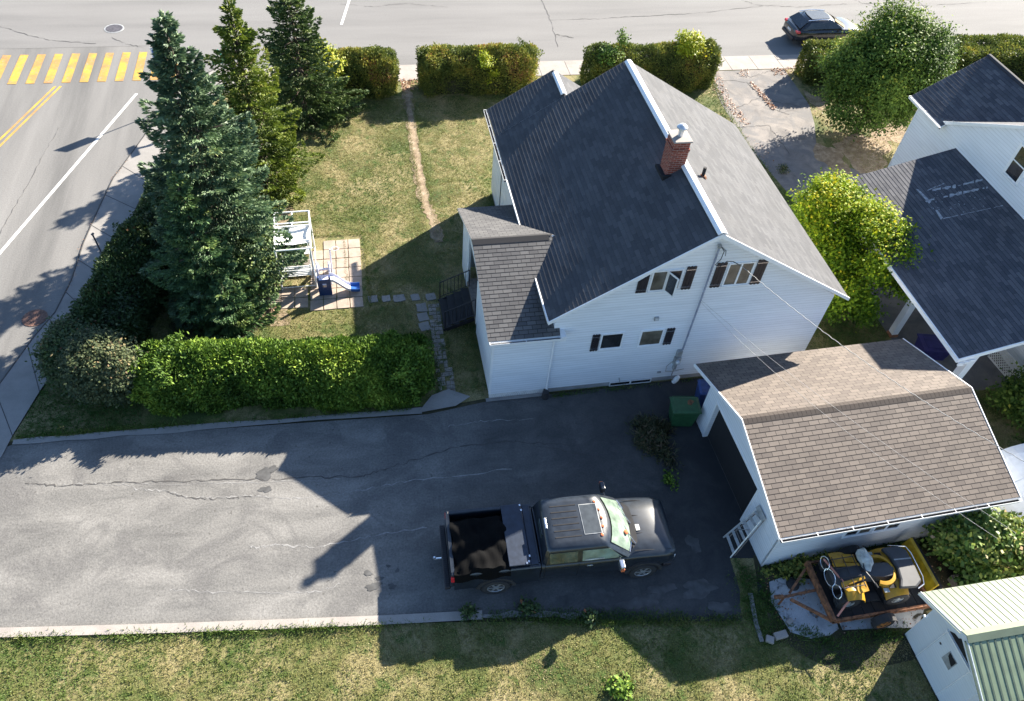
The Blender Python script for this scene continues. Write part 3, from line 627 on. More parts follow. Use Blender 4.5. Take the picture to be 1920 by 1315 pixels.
MB().box(4.33, 5.82, .0, .01, .03, .19).build('pane', M['glass'], bw)
fl = MB().box(5.25, 5.40, -.07, -.002, 3.28, 3.43).build('floodlight', M['meter'], H, bevel=.01)
MB().box(5.275, 5.375, -.078, -.071, 3.305, 3.405).build('lamp_glass', M['lens'], fl)
# service mast, meter
mast = MB().tube([(6.62, -.09, 6.30), (6.62, -.09, 4.12), (6.60, -.09, 1.75)], .032, 10).build('service_mast', M['conduit'], H)
MB().lathe([(.05, 6.3), (.06, 6.38), (.02, 6.45)], 10, Matrix.Translation((6.62, -.09, 0))).build('weather_head', M['meter'], mast)
MB().tube([(6.66, -.12, 6.36), (6.75, -.2, 6.25), (6.72, -.22, 5.95), (6.62, -.2, 5.72), (6.78, -.2, 5.62), (6.95, -.22, 5.85), (7.1, -.3, 5.9), (7.3, -.4, 5.82)], .014, 6).build('drip_loop', M['wireb'], mast)
MB().tube([(6.70, -.10, 6.32), (6.83, -.16, 6.22), (6.85, -.18, 6.05)], .02, 6).build('insulator', M['meter'], mast)
mt = MB().box(6.45, 6.63, -.12, -.002, 1.38, 1.68).build('meter_box', M['meter'], H, bevel=.01)
MB().box(6.43, 6.66, -.13, -.002, .98, 1.34).build('meter_socket', M['meter'], mt, bevel=.01)
MB().lathe([(.085, 0), (.085, .07), (.06, .10)], 16, Matrix.Translation((6.545, -.13, 1.17)) @ Matrix.Rotation(PI/2, 4, 'X')).build('meter_dial', M['lens'], mt)
MB().box(6.48, 6.60, -.10, -.002, .70, .94).build('junction_box', M['meter'], mt, bevel=.008)
MB().tube([(6.43, -.03, 1.1), (6.25, -.03, .85), (6.28, -.03, .55), (6.5, -.03, .52), (6.95, -.03, .60)], .01, 6).build('cable', M['wire'], mt)
MB().tube([(6.54, -.06, .7), (6.54, -.05, .35), (6.62, -.12, .12)], .02, 8).build('cable', M['wire'], mt)
MB().box(5.98, 6.1, -.05, -.002, .52, .58).build('vent', M['meter'], H)
MB().tube([(4.6, -.01, .42), (4.6, -.10, .42), (4.6, -.13, .36)], .018, 8).build('tap', M['meter'], H)
dv = MB().lathe([(.07, 0), (.09, .04), (.10, .2), (.06, .34)], 14, Matrix.Translation((6.66, -.12, .0)) @ Matrix.Rotation(math.radians(25), 4, 'Y')); dv.build('downpipe_end', M['wtrim'], H, smooth=True)
# ------- porch wing
PW = thing('porch_wing', None, None, (0, 0, 0)); PW.parent = H; del PW
for o in list(bpy.data.objects):
    if o.name.startswith('porch_wing'): bpy.data.objects.remove(o)
PX = -.16
rp_ = roof_slab('porch_roof', (PX-.04, -.24, 3.20), (2.1, -.24, 3.20), (2.4, 3.05, 4.50), (PX-.1, 3.05, 4.50), M['roof_p'], H)
roof_slab('porch_roof', (2.3, 6.75, 2.9), (PX-.04, 6.75, 2.9), (PX-.1, 3.052, 4.50), (2.6, 3.052, 4.50), M['roof_p'], H)
ridge_cap(rp_, (PX-.1, 3.05, 4.535), (2.4, 3.05, 4.535), .001, .001, M['roof_p'], 'ridge_shingles')
rr = MB(); rr.prism([(PX-.1, 2.88, 4.45), (PX-.1, 3.05, 4.54), (PX-.1, 3.22, 4.45)], (2.55, 0, 0)); rr.build('ridge_shingles', M['roof_p'], rp_)
gutter(H, (PX, -.25, 3.19), (2.13, -.25, 3.19), (0, -1, 0))
vb = MB(); vb.box(2.1, 2.28, -.34, -.003, 3.02, 3.22); vb.build('gutter_end', M['wmetal'], H)
# porch body: front wall, left wall to the door recess, far-side wall
MB().box(0, 1.95, 0, .12, .24, 3.20).build('porch_wall', M['siding'], H)
MB().prism([(0, .122, .24), (0, 2.9, .24), (0, 2.9, 4.36), (0, .122, 3.25)], (.12, 0, 0)).build('porch_wall', M['siding'], H)
MB().prism([(0, 5.3, .24), (0, 6.5, .24), (0, 6.5, 2.92), (0, 5.3, 3.46)], (.12, 0, 0)).build('porch_wall', M['siding'], H)
MB().box(.12, 1.95, 6.38, 6.5, .24, 2.90).build('porch_wall', M['siding'], H)
MB().prism([(.02, 2.9, 2.75), (.02, 5.3, 2.75), (.02, 5.3, 3.46), (.02, 3.05, 4.42), (.02, 2.9, 4.36)], (.09, 0, 0)).build('porch_wall', M['siding'], H)
MB().box(.9, 1.0, 2.9, 5.3, .6, 3.1).build('porch_inner_wall', M['siding'], H)
MB().box(.0, 1.94, 2.9, 5.3, .5, .66).build('porch_floor', M['wood'], H)
dr = MB().box(.86, .9, 3.3, 4.2, .68, 2.65).build('door', M['blk'], H); MB().box(.82, .86, 4.08, 4.13, 1.6, 1.75).build('handle', M['chrome'], dr)
MB().box(.02, 1.93, .02, .10, -.02, .24).build('porch_skirt', M['skirt'], H)
sk = MB()
for i in range(24):
    x = .04+.08*i; sk.beam((x, -.008, .0), (x+.08, -.008, .22), .012, .006, up=(0, 1, 0)); sk.beam((x+.08, -.010, .0), (x, -.010, .22), .012, .006, up=(0, 1, 0))
sk.build('lattice', M['wtrim'], H)
MB().box(-.012, .06, -.012, .06, .24, 3.15).build('corner_trim', M['wtrim'], H)
ds = MB().tube([(1.98, -.28, 3.08), (2.0, -.06, 2.85), (2.0, -.05, .35), (2.02, -.12, .12)], .038, 8).build('downspout', M['wmetal'], H)
MB().tube([(1.95, -.2, .02), (1.95, -.2, .32)], [.13, .11], 10).build('drain_pot', M['rub'], H)
# steel steps with railings on the left
ST = MB()
n = 4
for i in range(n):
    x1 = -.02-.27*i; z = .62-.155*i
    ST.box(x1-.29, x1, 3.35, 4.85, z-.03, z)
st = ST.build('steps', M['rub'], H)
for y in (3.33, 4.87):
    MB().beam((.0, y, .5), (-1.13, y, .02), .03, .16).build('stringer', M['blk'], st)
    rl = MB(); top = [(.02, y, 1.5), (-1.08, y, .98)]
    rl.tube(top, .02, 8); rl.tube([(.02, y, .72), (-1.08, y, .25)], .014, 6)
    for k in range(9):
        t = k/8; x = .02-1.10*t; zt = 1.5-.52*t; zb = .72-.47*t
        rl.tube([(x, y, zb-(.15 if k in (0, 8) else 0)), (x, y, zt)], .018 if k in (0, 8) else .009, 6)
    rl.tube([(-1.08, y, .0), (-1.08, y, 1.0)], .02, 6)
    rl.build('railing', M['blk'], st)
MB().tube([(.02, 3.0, .6), (.02, 3.0, 2.7)], .04, 8).build('porch_post', M['wtrim'], H)
MB().tube([(.02, 5.2, .6), (.02, 5.2, 2.9)], .04, 8).build('porch_post', M['wtrim'], H)
# ------- chimney
ch = MB(); cz = 7.88; ch.box(5.88, 6.42, 3.0, 3.62, 6.2, cz-.32); ch.box(5.86, 6.44, 2.98, 3.64, cz-.32, cz-.24); ch.box(5.89, 6.41, 3.01, 3.61, cz-.24, cz)
cm = ch.build('chimney', M['brick'], H)
MB().box(5.84, 6.46, 2.96, 3.66, cz, cz+.05).build('chimney_cap', M['conc_b'], cm, bevel=.015)
fl = MB().tube([(6.15, 3.32, cz+.05), (6.15, 3.32, cz+.32)], .085, 16).build('flue', M['galv'], cm, smooth=True)
MB().lathe([(.05, cz+.30), (.17, cz+.33), (.17, cz+.36), (.10, cz+.43), (.02, cz+.46)], 18, Matrix.Translation((6.15, 3.32, 0))).build('flue_cap', M['galv'], cm, smooth=True)
fb = MB(); fb.box(5.74, 5.87, 2.94, 3.68, 6.3, 6.66); fb.box(5.74, 6.36, 2.9, 2.985, 6.3, 6.74); fb.build('chimney_flashing', M['dark'], cm)

# ================================================================== GARAGE
GO = thing('garage', 'small white garage with brown shingle gable roof and open dark doorway', 'garage', (10.66, 8.66, 0), math.radians(1.5))
gy, gz = 3.08, 3.30
roof_slab('roof', (-.32, -.24, 2.30), (7.38, -.24, 2.30), (7.38, gy, gz), (-.32, gy, gz), M['roof_g'], GO, course=.15)
ra = roof_slab('roof', (7.38, 6.16, 2.20), (-.32, 6.16, 2.20), (-.32, gy+.001, gz), (7.38, gy+.001, gz), M['roof_g'], GO, course=.15)
cb = MB(); rnd.seed(3)
x = -.32
while x < 7.37:
    dx = min(.145, 7.38-x)
    cb.prism([(x+.003, gy-.15, gz-.034), (x+.003, gy, gz+.016+.004*rnd.random()), (x+.003, gy+.15, gz-.042)], (dx-.008, 0, 0)); x += .145
cb.build('ridge_shingles', M['roof_g'], ra)
def gz_at(y): return 2.30+(y+.24)/(gy+.24)*(gz-2.30) if y < gy else gz-(y-gy)/(6.16-gy)*(gz-2.20)
o_ = -.09
fw = MB()
fw.prism([(0, 0, 0), (0, 1.58, 0), (0, 1.58, 1.80), (0, 4.74, 1.80), (0, 4.74, 0), (0, 5.4, 0), (0, 5.4, gz_at(5.4)+o_), (0, gy, gz+o_), (0, 0, gz_at(0)+o_)], (.14, 0, 0))
fw.build('wall', M['siding'], GO)
MB().box(.142, 7.05, 0, .12, 0, gz_at(0)+o_-.01).build('wall', M['siding'], GO)
MB().box(.142, 7.05, 5.28, 5.4, 0, gz_at(5.4)+o_-.02).build('wall', M['siding'], GO)
MB().prism([(7.05, 0, 0), (7.05, 5.4, 0), (7.05, 5.4, gz_at(5.4)+o_), (7.05, gy, gz+o_), (7.05, 0, gz_at(0)+o_)], (.12, 0, 0)).build('wall', M['siding'], GO)
MB().box(.15, 7.04, .13, 5.27, .006, .02).build('floor', M['tar'], GO)
MB().box(.16, .22, 1.50, 4.80, .02, 1.83).build('doorway_shade', M['dark'], GO)  # dark panel across the open doorway, standing in for the shaded inside
db = MB(); db.box(-.015, .16, 1.50, 1.577, 0, 1.86); db.box(-.015, .30, 4.743, 4.82, 0, 1.86); db.box(-.015, .15, 1.577, 4.743, 1.803, 1.86); db.build('door_frame', M['wtrim'], GO)
fg = MB()
for (ya, za, yb, zb) in ((-.25, 2.29, gy, gz-.01), (6.17, 2.19, gy, gz-.01)):
    fg.prism([(-.355, ya, za-.09), (-.355, ya, za+.025), (-.355, yb, zb+.03), (-.355, yb, zb-.10)], (.033, 0, 0))
    fg.prism([(7.385, ya, za-.09), (7.385, ya, za+.025), (7.385, yb, zb+.03), (7.385, yb, zb-.10)], (.033, 0, 0))
fg.build('fascia', M['wtrim'], GO)
gutter(GO, (-.30, -.25, 2.29), (7.36, -.25, 2.29), (0, -1, 0))
window_xz(GO, 2.2, 3.1, 1.12, 1.66, 0, [M['glass'], M['curtain']], 2); window_xz(GO, 3.14, 4.05, 1.12, 1.66, 0, [M['curtain'], M['glass']], 2)
MB().box(.0, .05, -.012, .06, 0, 2.2).build('corner_trim', M['wtrim'], GO)

# ================================================================== NEIGHBOUR HOUSE with carport
NX, NY = 23.45, 25.9
NH = thing('neighbour_house', 'white neighbouring house with black shingle roof and attached dark carport roof', 'house', (NX, NY, 0))
# local: x>0 inside, y<0 towards camera
yb, yr, zr = -1.79, -7.0, 7.75; yf = yr-(yr*-1+yb)  # valley foot, cross gable ridge
mz = lambda x: 4.8+(x+.25)*(6.56-4.8)/2.7
ra = roof_slab('roof', (-.25, yb-.45, 4.8), (-.25, .1, 4.8), (.16, .1, mz(.16)), (.16, yb-.45, mz(.16)), M['roof_n'], NH)
roof_slab('roof', (.162, -14.0, mz(.16)), (.162, .1, mz(.16)), (2.45, .1, 6.56), (2.45, -14.0, 6.56), M['roof_n'], NH)
rb = roof_slab('roof', (5.15, .1, 4.8), (5.15, -14.0, 4.8), (2.451, -14.0, 6.56), (2.451, .1, 6.56), M['roof_n'], NH)
ridge_cap(ra, (2.45, -14, 6.60), (2.45, .1, 6.60), .12, .06, M['roof_n'], 'ridge_shingles')
MB().prism([(0, yf, 4.6), (0, yb, 4.6), (0, yb, 4.70), (0, yr, zr-.06), (0, yf, 4.70)], (.14, 0, 0)).build('wall', M['siding_n'], NH)
roof_slab('roof', (-.06, yb, 4.74), (5.0, yb, 4.74), (5.0, yr, zr), (-.06, yr, zr), M['roof_n'], NH)
roof_slab('roof', (5.0, yf, 4.74), (-.06, yf, 4.74), (-.06, yr-.001, zr), (5.0, yr-.001, zr), M['roof_n'], NH)
fx = MB(); fx.prism([(-.1, yb, 4.63), (-.1, yb, 4.77), (-.1, yr, zr+.03), (-.1, yr, zr-.12)], (.03, 0, 0)); fx.build('fascia', M['wtrim'], NH)
MB().box(0, .14, -14, -.35, 0, 4.6).build('wall', M['siding_n'], NH)
MB().prism([(.142, -.49, 0), (4.9, -.49, 0), (4.9, -.49, 4.7), (2.45, -.49, 6.45), (.142, -.49, 4.85)], (0, .14, 0)).build('wall', M['siding_n'], NH)
MB().box(4.76, 4.9, -14, -.5, 0, 4.6).build('wall', M['siding_n'], NH)
MB().box(-.015, .05, -.40, -.338, 0, 4.6).build('corner_trim', M['wtrim'], NH)
gutter(NH, (-.25, yb-.5, 4.8), (-.25, .08, 4.8), (-1, 0, 0))
wf = MB(); y0, y1, z0, z1 = -6.62, -5.86, 5.16, 6.40
for a_ in ((y0, y1, z0, z0+.06), (y0, y1, z1-.06, z1), (y0, y0+.06, z0+.06, z1-.06), (y1-.06, y1, z0+.06, z1-.06), (y0+.06, y1-.06, 5.76, 5.80)): wf.box(-.035, .004, a_[0], a_[1], a_[2], a_[3])
wf.box(-.06, -.036, y0-.06, y1+.06, z0-.06, z0-.01); wf.box(-.03, .003, y0-.07, y0-.002, z0-.01, z1+.05); wf.box(-.03, .003, y1+.002, y1+.07, z0-.01, z1+.05)
wn = wf.build('window', M['wtrim'], NH); MB().box(-.02, -.008, y0+.05, y1-.05, z0+.05, z1-.05).build('pane', M['glass'], wn)
CE, CZ, CJ = 18.52-NX, 3.05, 4.45; CF, CB_ = 13.27-NY, 22.65-NY
cr = roof_slab('carport_roof', (CE, CF, CZ), (CE, CB_, CZ), (0, CB_, CJ), (0, CF, CJ), M['roof_n'], NH)
ft = MB()
ft.prism([(CE-.03, CF-.005, CZ-.14), (CE-.03, CF-.005, CZ+.02), (0, CF-.005, CJ+.02), (0, CF-.005, CJ-.14)], (0, -.035, 0))
ft.box(CE-.05, CE-.01, CF-.03, CB_+.03, CZ-.15, CZ+.012)
ft.build('carport_fascia', M['wtrim'], NH)
bk = MB()
for i in range(3): bk.box(CE+.02+.18*i, CE+.22+.18*i, CF-.10, CF-.045, CZ-.26+.06*i, CZ-.12+.05*i)
bk.build('bracket', M['wtrim'], cr)
for (x, y) in ((19.64, 17.02), (19.3, 13.5), (19.64, 20.6)):
    x -= NX; y -= NY
    ps = MB().box(x-.13, x+.13, y-.13, y+.13, .12, CZ+(x-CE)*(CJ-CZ)/(-CE)-.14).build('carport_post', M['wtrim'], NH, bevel=.01)
    MB().box(x-.15, x+.15, y-.15, y+.15, 0, .14).build('post_base', M['rust'], ps)
# patch of weathered felt streaks on carport roof
A = Vector((CE, CF, CZ)); ex = Vector((-CE, 0, CJ-CZ)).normalized(); ey = Vector((0, 1, 0)); nn = ex.cross(ey); nn = nn if nn.z > 0 else -nn
def on_carport(px, py):
    # intersect the pixel ray with the carport plane
    d = _R*((px-CX)/FPX) - _U*((py-CY)/FPX) + _F
    p0 = A+Vector((NX, NY, 0)); t = (p0-Vector((0, 0, CAMH))).dot(nn)/d.dot(nn)
    return Vector((0, 0, CAMH))+d*t-Vector((NX, NY, 0))+nn*.014
fm = MB()
def fpoly(pts): fm.prism([on_carport(*p) for p in pts], nn*.003)
def streak(a, b, w0, w1, n=14):
    up = []; dn = []
    for i in range(n+1):
        t = i/n; x = a[0]+(b[0]-a[0])*t; y = a[1]+(b[1]-a[1])*t; wv = (w0+(w1-w0)*t)*(.25+rnd.random()*.9)
        up.append((x, y-wv+rnd.uniform(-.6, .6))); dn.append((x, y+wv+rnd.uniform(-.6, .6)))
    for i in range(n):
        if rnd.random() < .82: fpoly([up[i], up[i+1], dn[i+1], dn[i]])
streak((1748, 357), (1792, 350), 2.0, 3.2); streak((1796, 349), (1842, 338), 1.6, 3.0); streak((1766, 371), (1806, 362), 2.6, 3.2); streak((1806, 362), (1852, 352), 3.4, 2.2)
streak((1738, 358), (1770, 345), .7, .9); streak((1768, 411), (1880, 386), 1.0, .5, 20); streak((1735, 378), (1752, 374), 2.2, 1.6)
for a, b in (((1717, 357), (1743, 381)), ((1753, 396), (1765, 411))):
    fpoly([(a[0], a[1]-2), (a[0]+5, a[1]-1), (b[0]+3, b[1]-2), (b[0]-1, b[1]+2)])
for i in range(30):
    x, y = rnd.uniform(1745, 1850), rnd.uniform(355, 400); fpoly([(x, y), (x+rnd.uniform(1, 3), y-.5), (x+2, y+1.2)])
fm.build('felt_patch', M['felt'], cr, fix=False)['kind'] = 'stuff'
# deck and lattice at the frame edge
DK = thing('deck', 'grey wooden deck edge with board steps at the right of the carport', 'deck', (0, 0, 0))
b = MB()
for i in range(14): b.box(23.8+.15*i, 23.93+.15*i, 12.4, 16.0, .92, .96)
b.build('deck_boards', M['wood'], DK)
b = MB()
for i in range(6): b.beam((23.55+.02*i, 12.6+.5*i, .1), (23.55+.02*i, 12.6+.5*i, 1.7), .08, .08)
b.beam((23.55, 12.3, 1.7), (23.65, 16.0, 1.7), .1, .05); b.beam((23.45, 12.3, .95), (23.55, 16.0, .95), .14, .05)
b.build('railing', M['wood'], DK)
LT = thing('lattice_panel', 'white lattice panel leaning below the carport roof edge', 'lattice', P(1893, 716))
b = MB(); a0 = P(1893, 716); a1 = P(1852, 672)
d = (P(1852, 668)-P(1893, 716)); d.z = 0; L = d.length; d.normalize()
for i in range(int(L/.12)+6):
    for s_ in (1, -1):
        p0 = i*.12-.6; q0 = p0+.6
        u0, u1 = max(0, p0), min(L, q0)
        if u1 <= u0: continue
        z0 = (u0-p0)/.6*.75; z1 = (u1-p0)/.6*.75
        if s_ < 0: z0, z1 = .75-z0, .75-z1
        b.beam(d*u0+Vector((0, 0, z0+.02)), d*u1+Vector((0, 0, z1+.02)), .035, .008, up=(d.y, -d.x, 0))
b.build('lattice', M['skirt'], LT)
b = MB(); b.beam(d*0+Vector((0, 0, .02)), d*L+Vector((0, 0, .02)), .05, .03); b.beam(Vector((0, 0, .78)), d*L+Vector((0, 0, .78)), .05, .03); b.build('frame', M['skirt'], LT)

# ================================================================== METAL SHED
SH = thing('metal_shed', 'white sided shed with ribbed pale green sheet metal roof, foreground right', 'shed', (13.96, 6.06, 0))
sap, se = 2.46, 1.62; sy0, sy1, syr = .0, -2.9, -1.05
syr = -1.08; sh_w = 2*1.08+.0
def sroof(y): return 2.76-(abs(y-syr))*.50
SL = 7.0
def metal_slab(y_e, name, mat, gap):
    ze = sroof(y_e); r = MB(); el = Vector((-.26, y_e, ze)); rl = Vector((-.26, syr, 2.76)); d = rl-el; nrm = Vector((1, 0, 0)).cross(d).normalized(); nrm = nrm if nrm.z > 0 else -nrm
    r.prism([el, el+Vector((SL, 0, 0)), rl+Vector((SL, 0, 0)), rl], -nrm*.03); ro = r.build(name, mat, SH)
    g = MB(); x = -.1; rw_ = .018 if gap < .2 else .05
    while x < SL-.3:
        a = el+Vector((x+.0, 0, 0)); b2 = rl+Vector((x, 0, 0))-d.normalized()*.10
        g.prism([a+nrm*.002, a+nrm*.010, b2+nrm*.010, b2+nrm*.002], Vector((rw_, 0, 0)))
        x += gap
    g.build('rib', M['groove'], ro); return ro
metal_slab(.40, 'roof', M['metalroof_l'], .195)
metal_slab(-2.56-.0, 'roof', M['metalroof_d'], .205)
rc = MB(); rc.prism([(-.27, syr-.16, 2.76-.055), (-.27, syr, 2.80), (-.27, syr+.16, 2.76-.055), (-.27, syr+.16, 2.68), (-.27, syr-.16, 2.68)], (SL, 0, 0)); rc.build('ridge_cap', M['metalroof_l'], SH)
yl = 2*syr
MB().prism([(0, 0, .05), (0, yl, .05), (0, yl, sroof(yl)-.05), (0, syr, 2.70), (0, 0, sroof(0)-.05)], (.08, 0, 0)).build('wall', M['siding_s'], SH)
MB().box(.082, SL-.4, -.08, 0, .05, sroof(0)-.06).build('wall', M['siding_s'], SH)
MB().box(.082, SL-.4, yl, yl+.08, .05, sroof(yl)-.06).build('wall', M['siding_s'], SH)
MB().box(-.01, SL-.4, yl, .005, -.02, .05).build('base', M['dark'], SH)
# barge board, sliding door panel with a broken window, torn opening above
bb = MB(); bb.prism([(-.275, .42, sroof(.42)-.16), (-.275, .42, sroof(.42)+.01), (-.275, syr, 2.77), (-.275, syr, 2.56)], (.02, 0, 0))
bb.prism([(-.275, -2.58, sroof(-2.58)-.16), (-.275, -2.58, sroof(-2.58)+.01), (-.275, syr-.001, 2.77), (-.275, syr-.001, 2.56)], (.02, 0, 0)); bb.build('barge_board', M['siding_s'], SH)
dp = MB(); dp.box(-.03, -.004, -1.66, -.66, .08, 1.86); sdo = dp.build('door', M['siding_s'], SH)
tr = MB(); tr.box(-.05, -.004, -1.78, -.60, 1.87, 1.91); tr.box(-.034, -.003, -.655, -.63, .08, 1.86); tr.box(-.034, -.003, -1.69, -1.665, .08, 1.86); tr.build('door_trim', M['wtrim'], sdo)
wq = MB(); wq.box(-.045, -.031, -1.38, -1.05, 1.12, 1.58); wo = wq.build('door_window', M['meter'], sdo)
MB().prism([(-.052, -1.36, 1.30), (-.052, -1.36, 1.56), (-.052, -1.08, 1.56), (-.052, -1.12, 1.42), (-.052, -1.28, 1.33)], (.006, 0, 0)).build('broken_hole', M['dark'], wo)
tg = MB(); tg.prism([(-.012, -.66, 1.93), (-.012, -.78, 2.06), (-.012, -.92, 2.10), (-.012, -1.0, 2.26), (-.012, -1.14, 2.30), (-.012, -1.18, 2.12), (-.012, -1.26, 2.2), (-.012, -1.42, 2.08), (-.012, -1.76, 1.93)], (.008, 0, 0)); tg.build('torn_opening', M['dark'], SH)
MB().box(-.05, -.03, -.80, -.74, 1.35, 1.39).build('handle', M['rub'], sdo)
MB().box(-.04, .0, -.05, .04, 1.25, 1.33).build('hinge', M['wtrim'], SH)

# ================================================================== WHITE SHELTER behind the garage
WS = thing('fabric_shelter', 'bright white round-topped fabric shelter behind the far end of the garage', 'shelter', (0, 0, 0))
b = MB(); rings = []
for y in (5.6, 6.6, 7.6, 8.6, 9.6, 10.4, 10.75):
    s_ = 1 if y < 10.5 else .9
    rings.append([Vector((20.35+1.75*math.cos(a)*s_, y, .02+1.72*math.sin(a)*s_)) for a in [PI*k/16 for k in range(17)]])
b.loft(rings, closed=True); b.build('canopy', M['fabric_w'], WS, smooth=False)
b = MB()
for y in (5.62, 7.6, 9.6): b.tube([Vector((20.35+1.765*math.cos(PI*k/16), y, .02+1.735*math.sin(PI*k/16))) for k in range(17)], .02, 6)
b.build('hoop', M['wtrim'], WS)

# ================================================================== VEGETATION
def leaves(name, C, D, S, L, W, tint, mat, parent=None, kind=None):
    """N diamond leaves: base C, direction D, side S (arrays)"""
    n = len(C); C = np.asarray(C, float); D = np.asarray(D, float)
    D = D/(np.linalg.norm(D, axis=1, keepdims=True)+1e-9)
    S = np.asarray(S, float); S = S-D*(S*D).sum(1, keepdims=True); S /= (np.linalg.norm(S, axis=1, keepdims=True)+1e-9)
    L = np.broadcast_to(L, (n,))[:, None]; W = np.broadcast_to(W, (n,))[:, None]
    v = np.empty((n, 4, 3)); v[:, 0] = C; v[:, 1] = C+D*L*.45+S*W*.5; v[:, 2] = C+D*L; v[:, 3] = C+D*L*.45-S*W*.5
    me = bpy.data.meshes.new(name); me.vertices.add(n*4); me.vertices.foreach_set('co', v.ravel())
    me.loops.add(n*4); me.loops.foreach_set('vertex_index', np.arange(n*4, dtype=np.int32))
    me.polygons.add(n); me.polygons.foreach_set('loop_start', np.arange(0, n*4, 4, dtype=np.int32)); me.polygons.foreach_set('loop_total', np.full(n, 4, dtype=np.int32))
    at = me.attributes.new('tint', 'FLOAT', 'POINT'); at.data.foreach_set('value', np.repeat(np.clip(tint, 0, 1), 4).astype(np.float32))
    me.update(); me.materials.append(mat)
    o = bpy.data.objects.new(name, me); COL.objects.link(o)
    if parent: o.parent = parent
    if kind: o['kind'] = kind
    return o
def rsph(n):
    v = rng.normal(size=(n, 3)); return v/np.linalg.norm(v, axis=1, keepdims=True)
_K = rng.normal(size=(24, 3)); _PH = rng.uniform(0, 6.28, 24)
def fnoise(p, f):
    """cheap smooth noise in about -1..1"""
    p = np.asarray(p); o = np.zeros(len(p))
    for i in range(12):
        s = f*(1 if i < 6 else 2.3); o += np.sin(p@_K[i]*s+_PH[i])*(1 if i < 6 else .5)
    return o/4.2

def spruce(name, label, cat, base, h, r, mat, parent_group=None, dens=1.0, z0=.25, droop=.25, lean=(0, 0), squash=1.0, shape=.85, leafL=.17, tufts=(0, 0)):
    T = thing(name, label, cat, base, group=parent_group)
    MB().tube([(0, 0, 0), (lean[0]*.5, lean[1]*.5, h*.5), (lean[0], lean[1], h*.985)], [.19*h/10, .12*h/10, .02], 8).build('trunk', M['bark'], T)
    Cs, Ds, Ss, Ts, Ls = [], [], [], [], []
    br = MB(); z = z0*1.0
    while z < h*.985:
        t = z/h; R = r*((1-t)**shape)*(.72+.28*min(1, t/.10)) + .06
        nb = int(5+R*1.7)
        a0 = rnd.uniform(0, 6.28)
        for k in range(nb):
            a = a0+2*PI*k/nb+rnd.uniform(-.25, .25); Rb = R*rnd.choice((rnd.uniform(.55, .8), rnd.uniform(.8, 1.08), rnd.uniform(.9, 1.22))); btone = rnd.gauss(0, .13)
            lobe = 1+.16*math.sin(3*a+z*.9)+.10*math.sin(5*a-z*1.7); Rb *= lobe
            ca, sa = math.cos(a), math.sin(a)*squash
            zz = z+rnd.uniform(-.12, .12); m = max(4, int(Rb/.11))
            up = .35*t*Rb
            pts = []
            for i in range(m+1):
                s = i/m; dz = -droop*Rb*(s-.55*s*s*1.3)+up*s+ .10*Rb*max(0, s-.7)
                pts.append(Vector((lean[0]*t+ca*Rb*s, lean[1]*t+sa*Rb*s, zz+dz)))
            if Rb > .4: br.tube(pts[:max(3, int(m*.62))][::max(1, m//4)], .014+.01*Rb, 4, caps=False)
            pa = np.array([tuple(p) for p in pts])
            # side sprays, wider mid-branch
            cnt = max(12, int(150*Rb*dens))
            s = rng.uniform(.12, 1.0, cnt)**.8; idx = np.clip((s*m).astype(int), 0, m-1); fr = (s*m-idx)[:, None]
            p0 = pa[idx]*(1-fr)+pa[idx+1]*fr
            side = rng.choice([-1, 1], cnt); spread = (.30+.06/max(Rb,.3))*Rb*np.sin(np.clip(s*1.02, 0, 1)*PI)**.7*rng.uniform(.15, 1, cnt)+.03
            tang = np.array([ca, sa, 0]); per = np.array([-sa, ca, 0])
            hang = -rng.uniform(0, .08, cnt)-.30*spread
            c = p0+per*(side*spread)[:, None]+np.array([0, 0, 1])*hang[:, None]
            for rep in range(2):
                d = tang*rng.uniform(.4, 1.1, cnt)[:, None]+per*(side*rng.uniform(.1, .9, cnt))[:, None]+np.array([0, 0, 1])*rng.uniform(-.35, .45, cnt)[:, None]
                Cs.append(c-d*.05); Ds.append(d); Ss.append(rsph(cnt)); Ls.append(rng.uniform(.7, 1.3, cnt)*leafL)
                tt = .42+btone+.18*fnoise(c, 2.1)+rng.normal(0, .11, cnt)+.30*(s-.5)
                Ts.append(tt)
        z += .13+.13*R
    # leader
    n = 60; c = np.column_stack([np.full(n, lean[0]), np.full(n, lean[1]), rng.uniform(h*.95, h*1.0, n)]); Cs.append(c); Ds.append(rsph(n)*.5+np.array([0, 0, .8])); Ss.append(rsph(n)); Ls.append(np.full(n, leafL)); Ts.append(np.full(n, .8))
    br.build('limbs', M['bark'], T)
    C, D, S, L_, T_ = map(np.concatenate, (Cs, Ds, Ss, Ls, Ts))
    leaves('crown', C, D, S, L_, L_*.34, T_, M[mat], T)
    return T

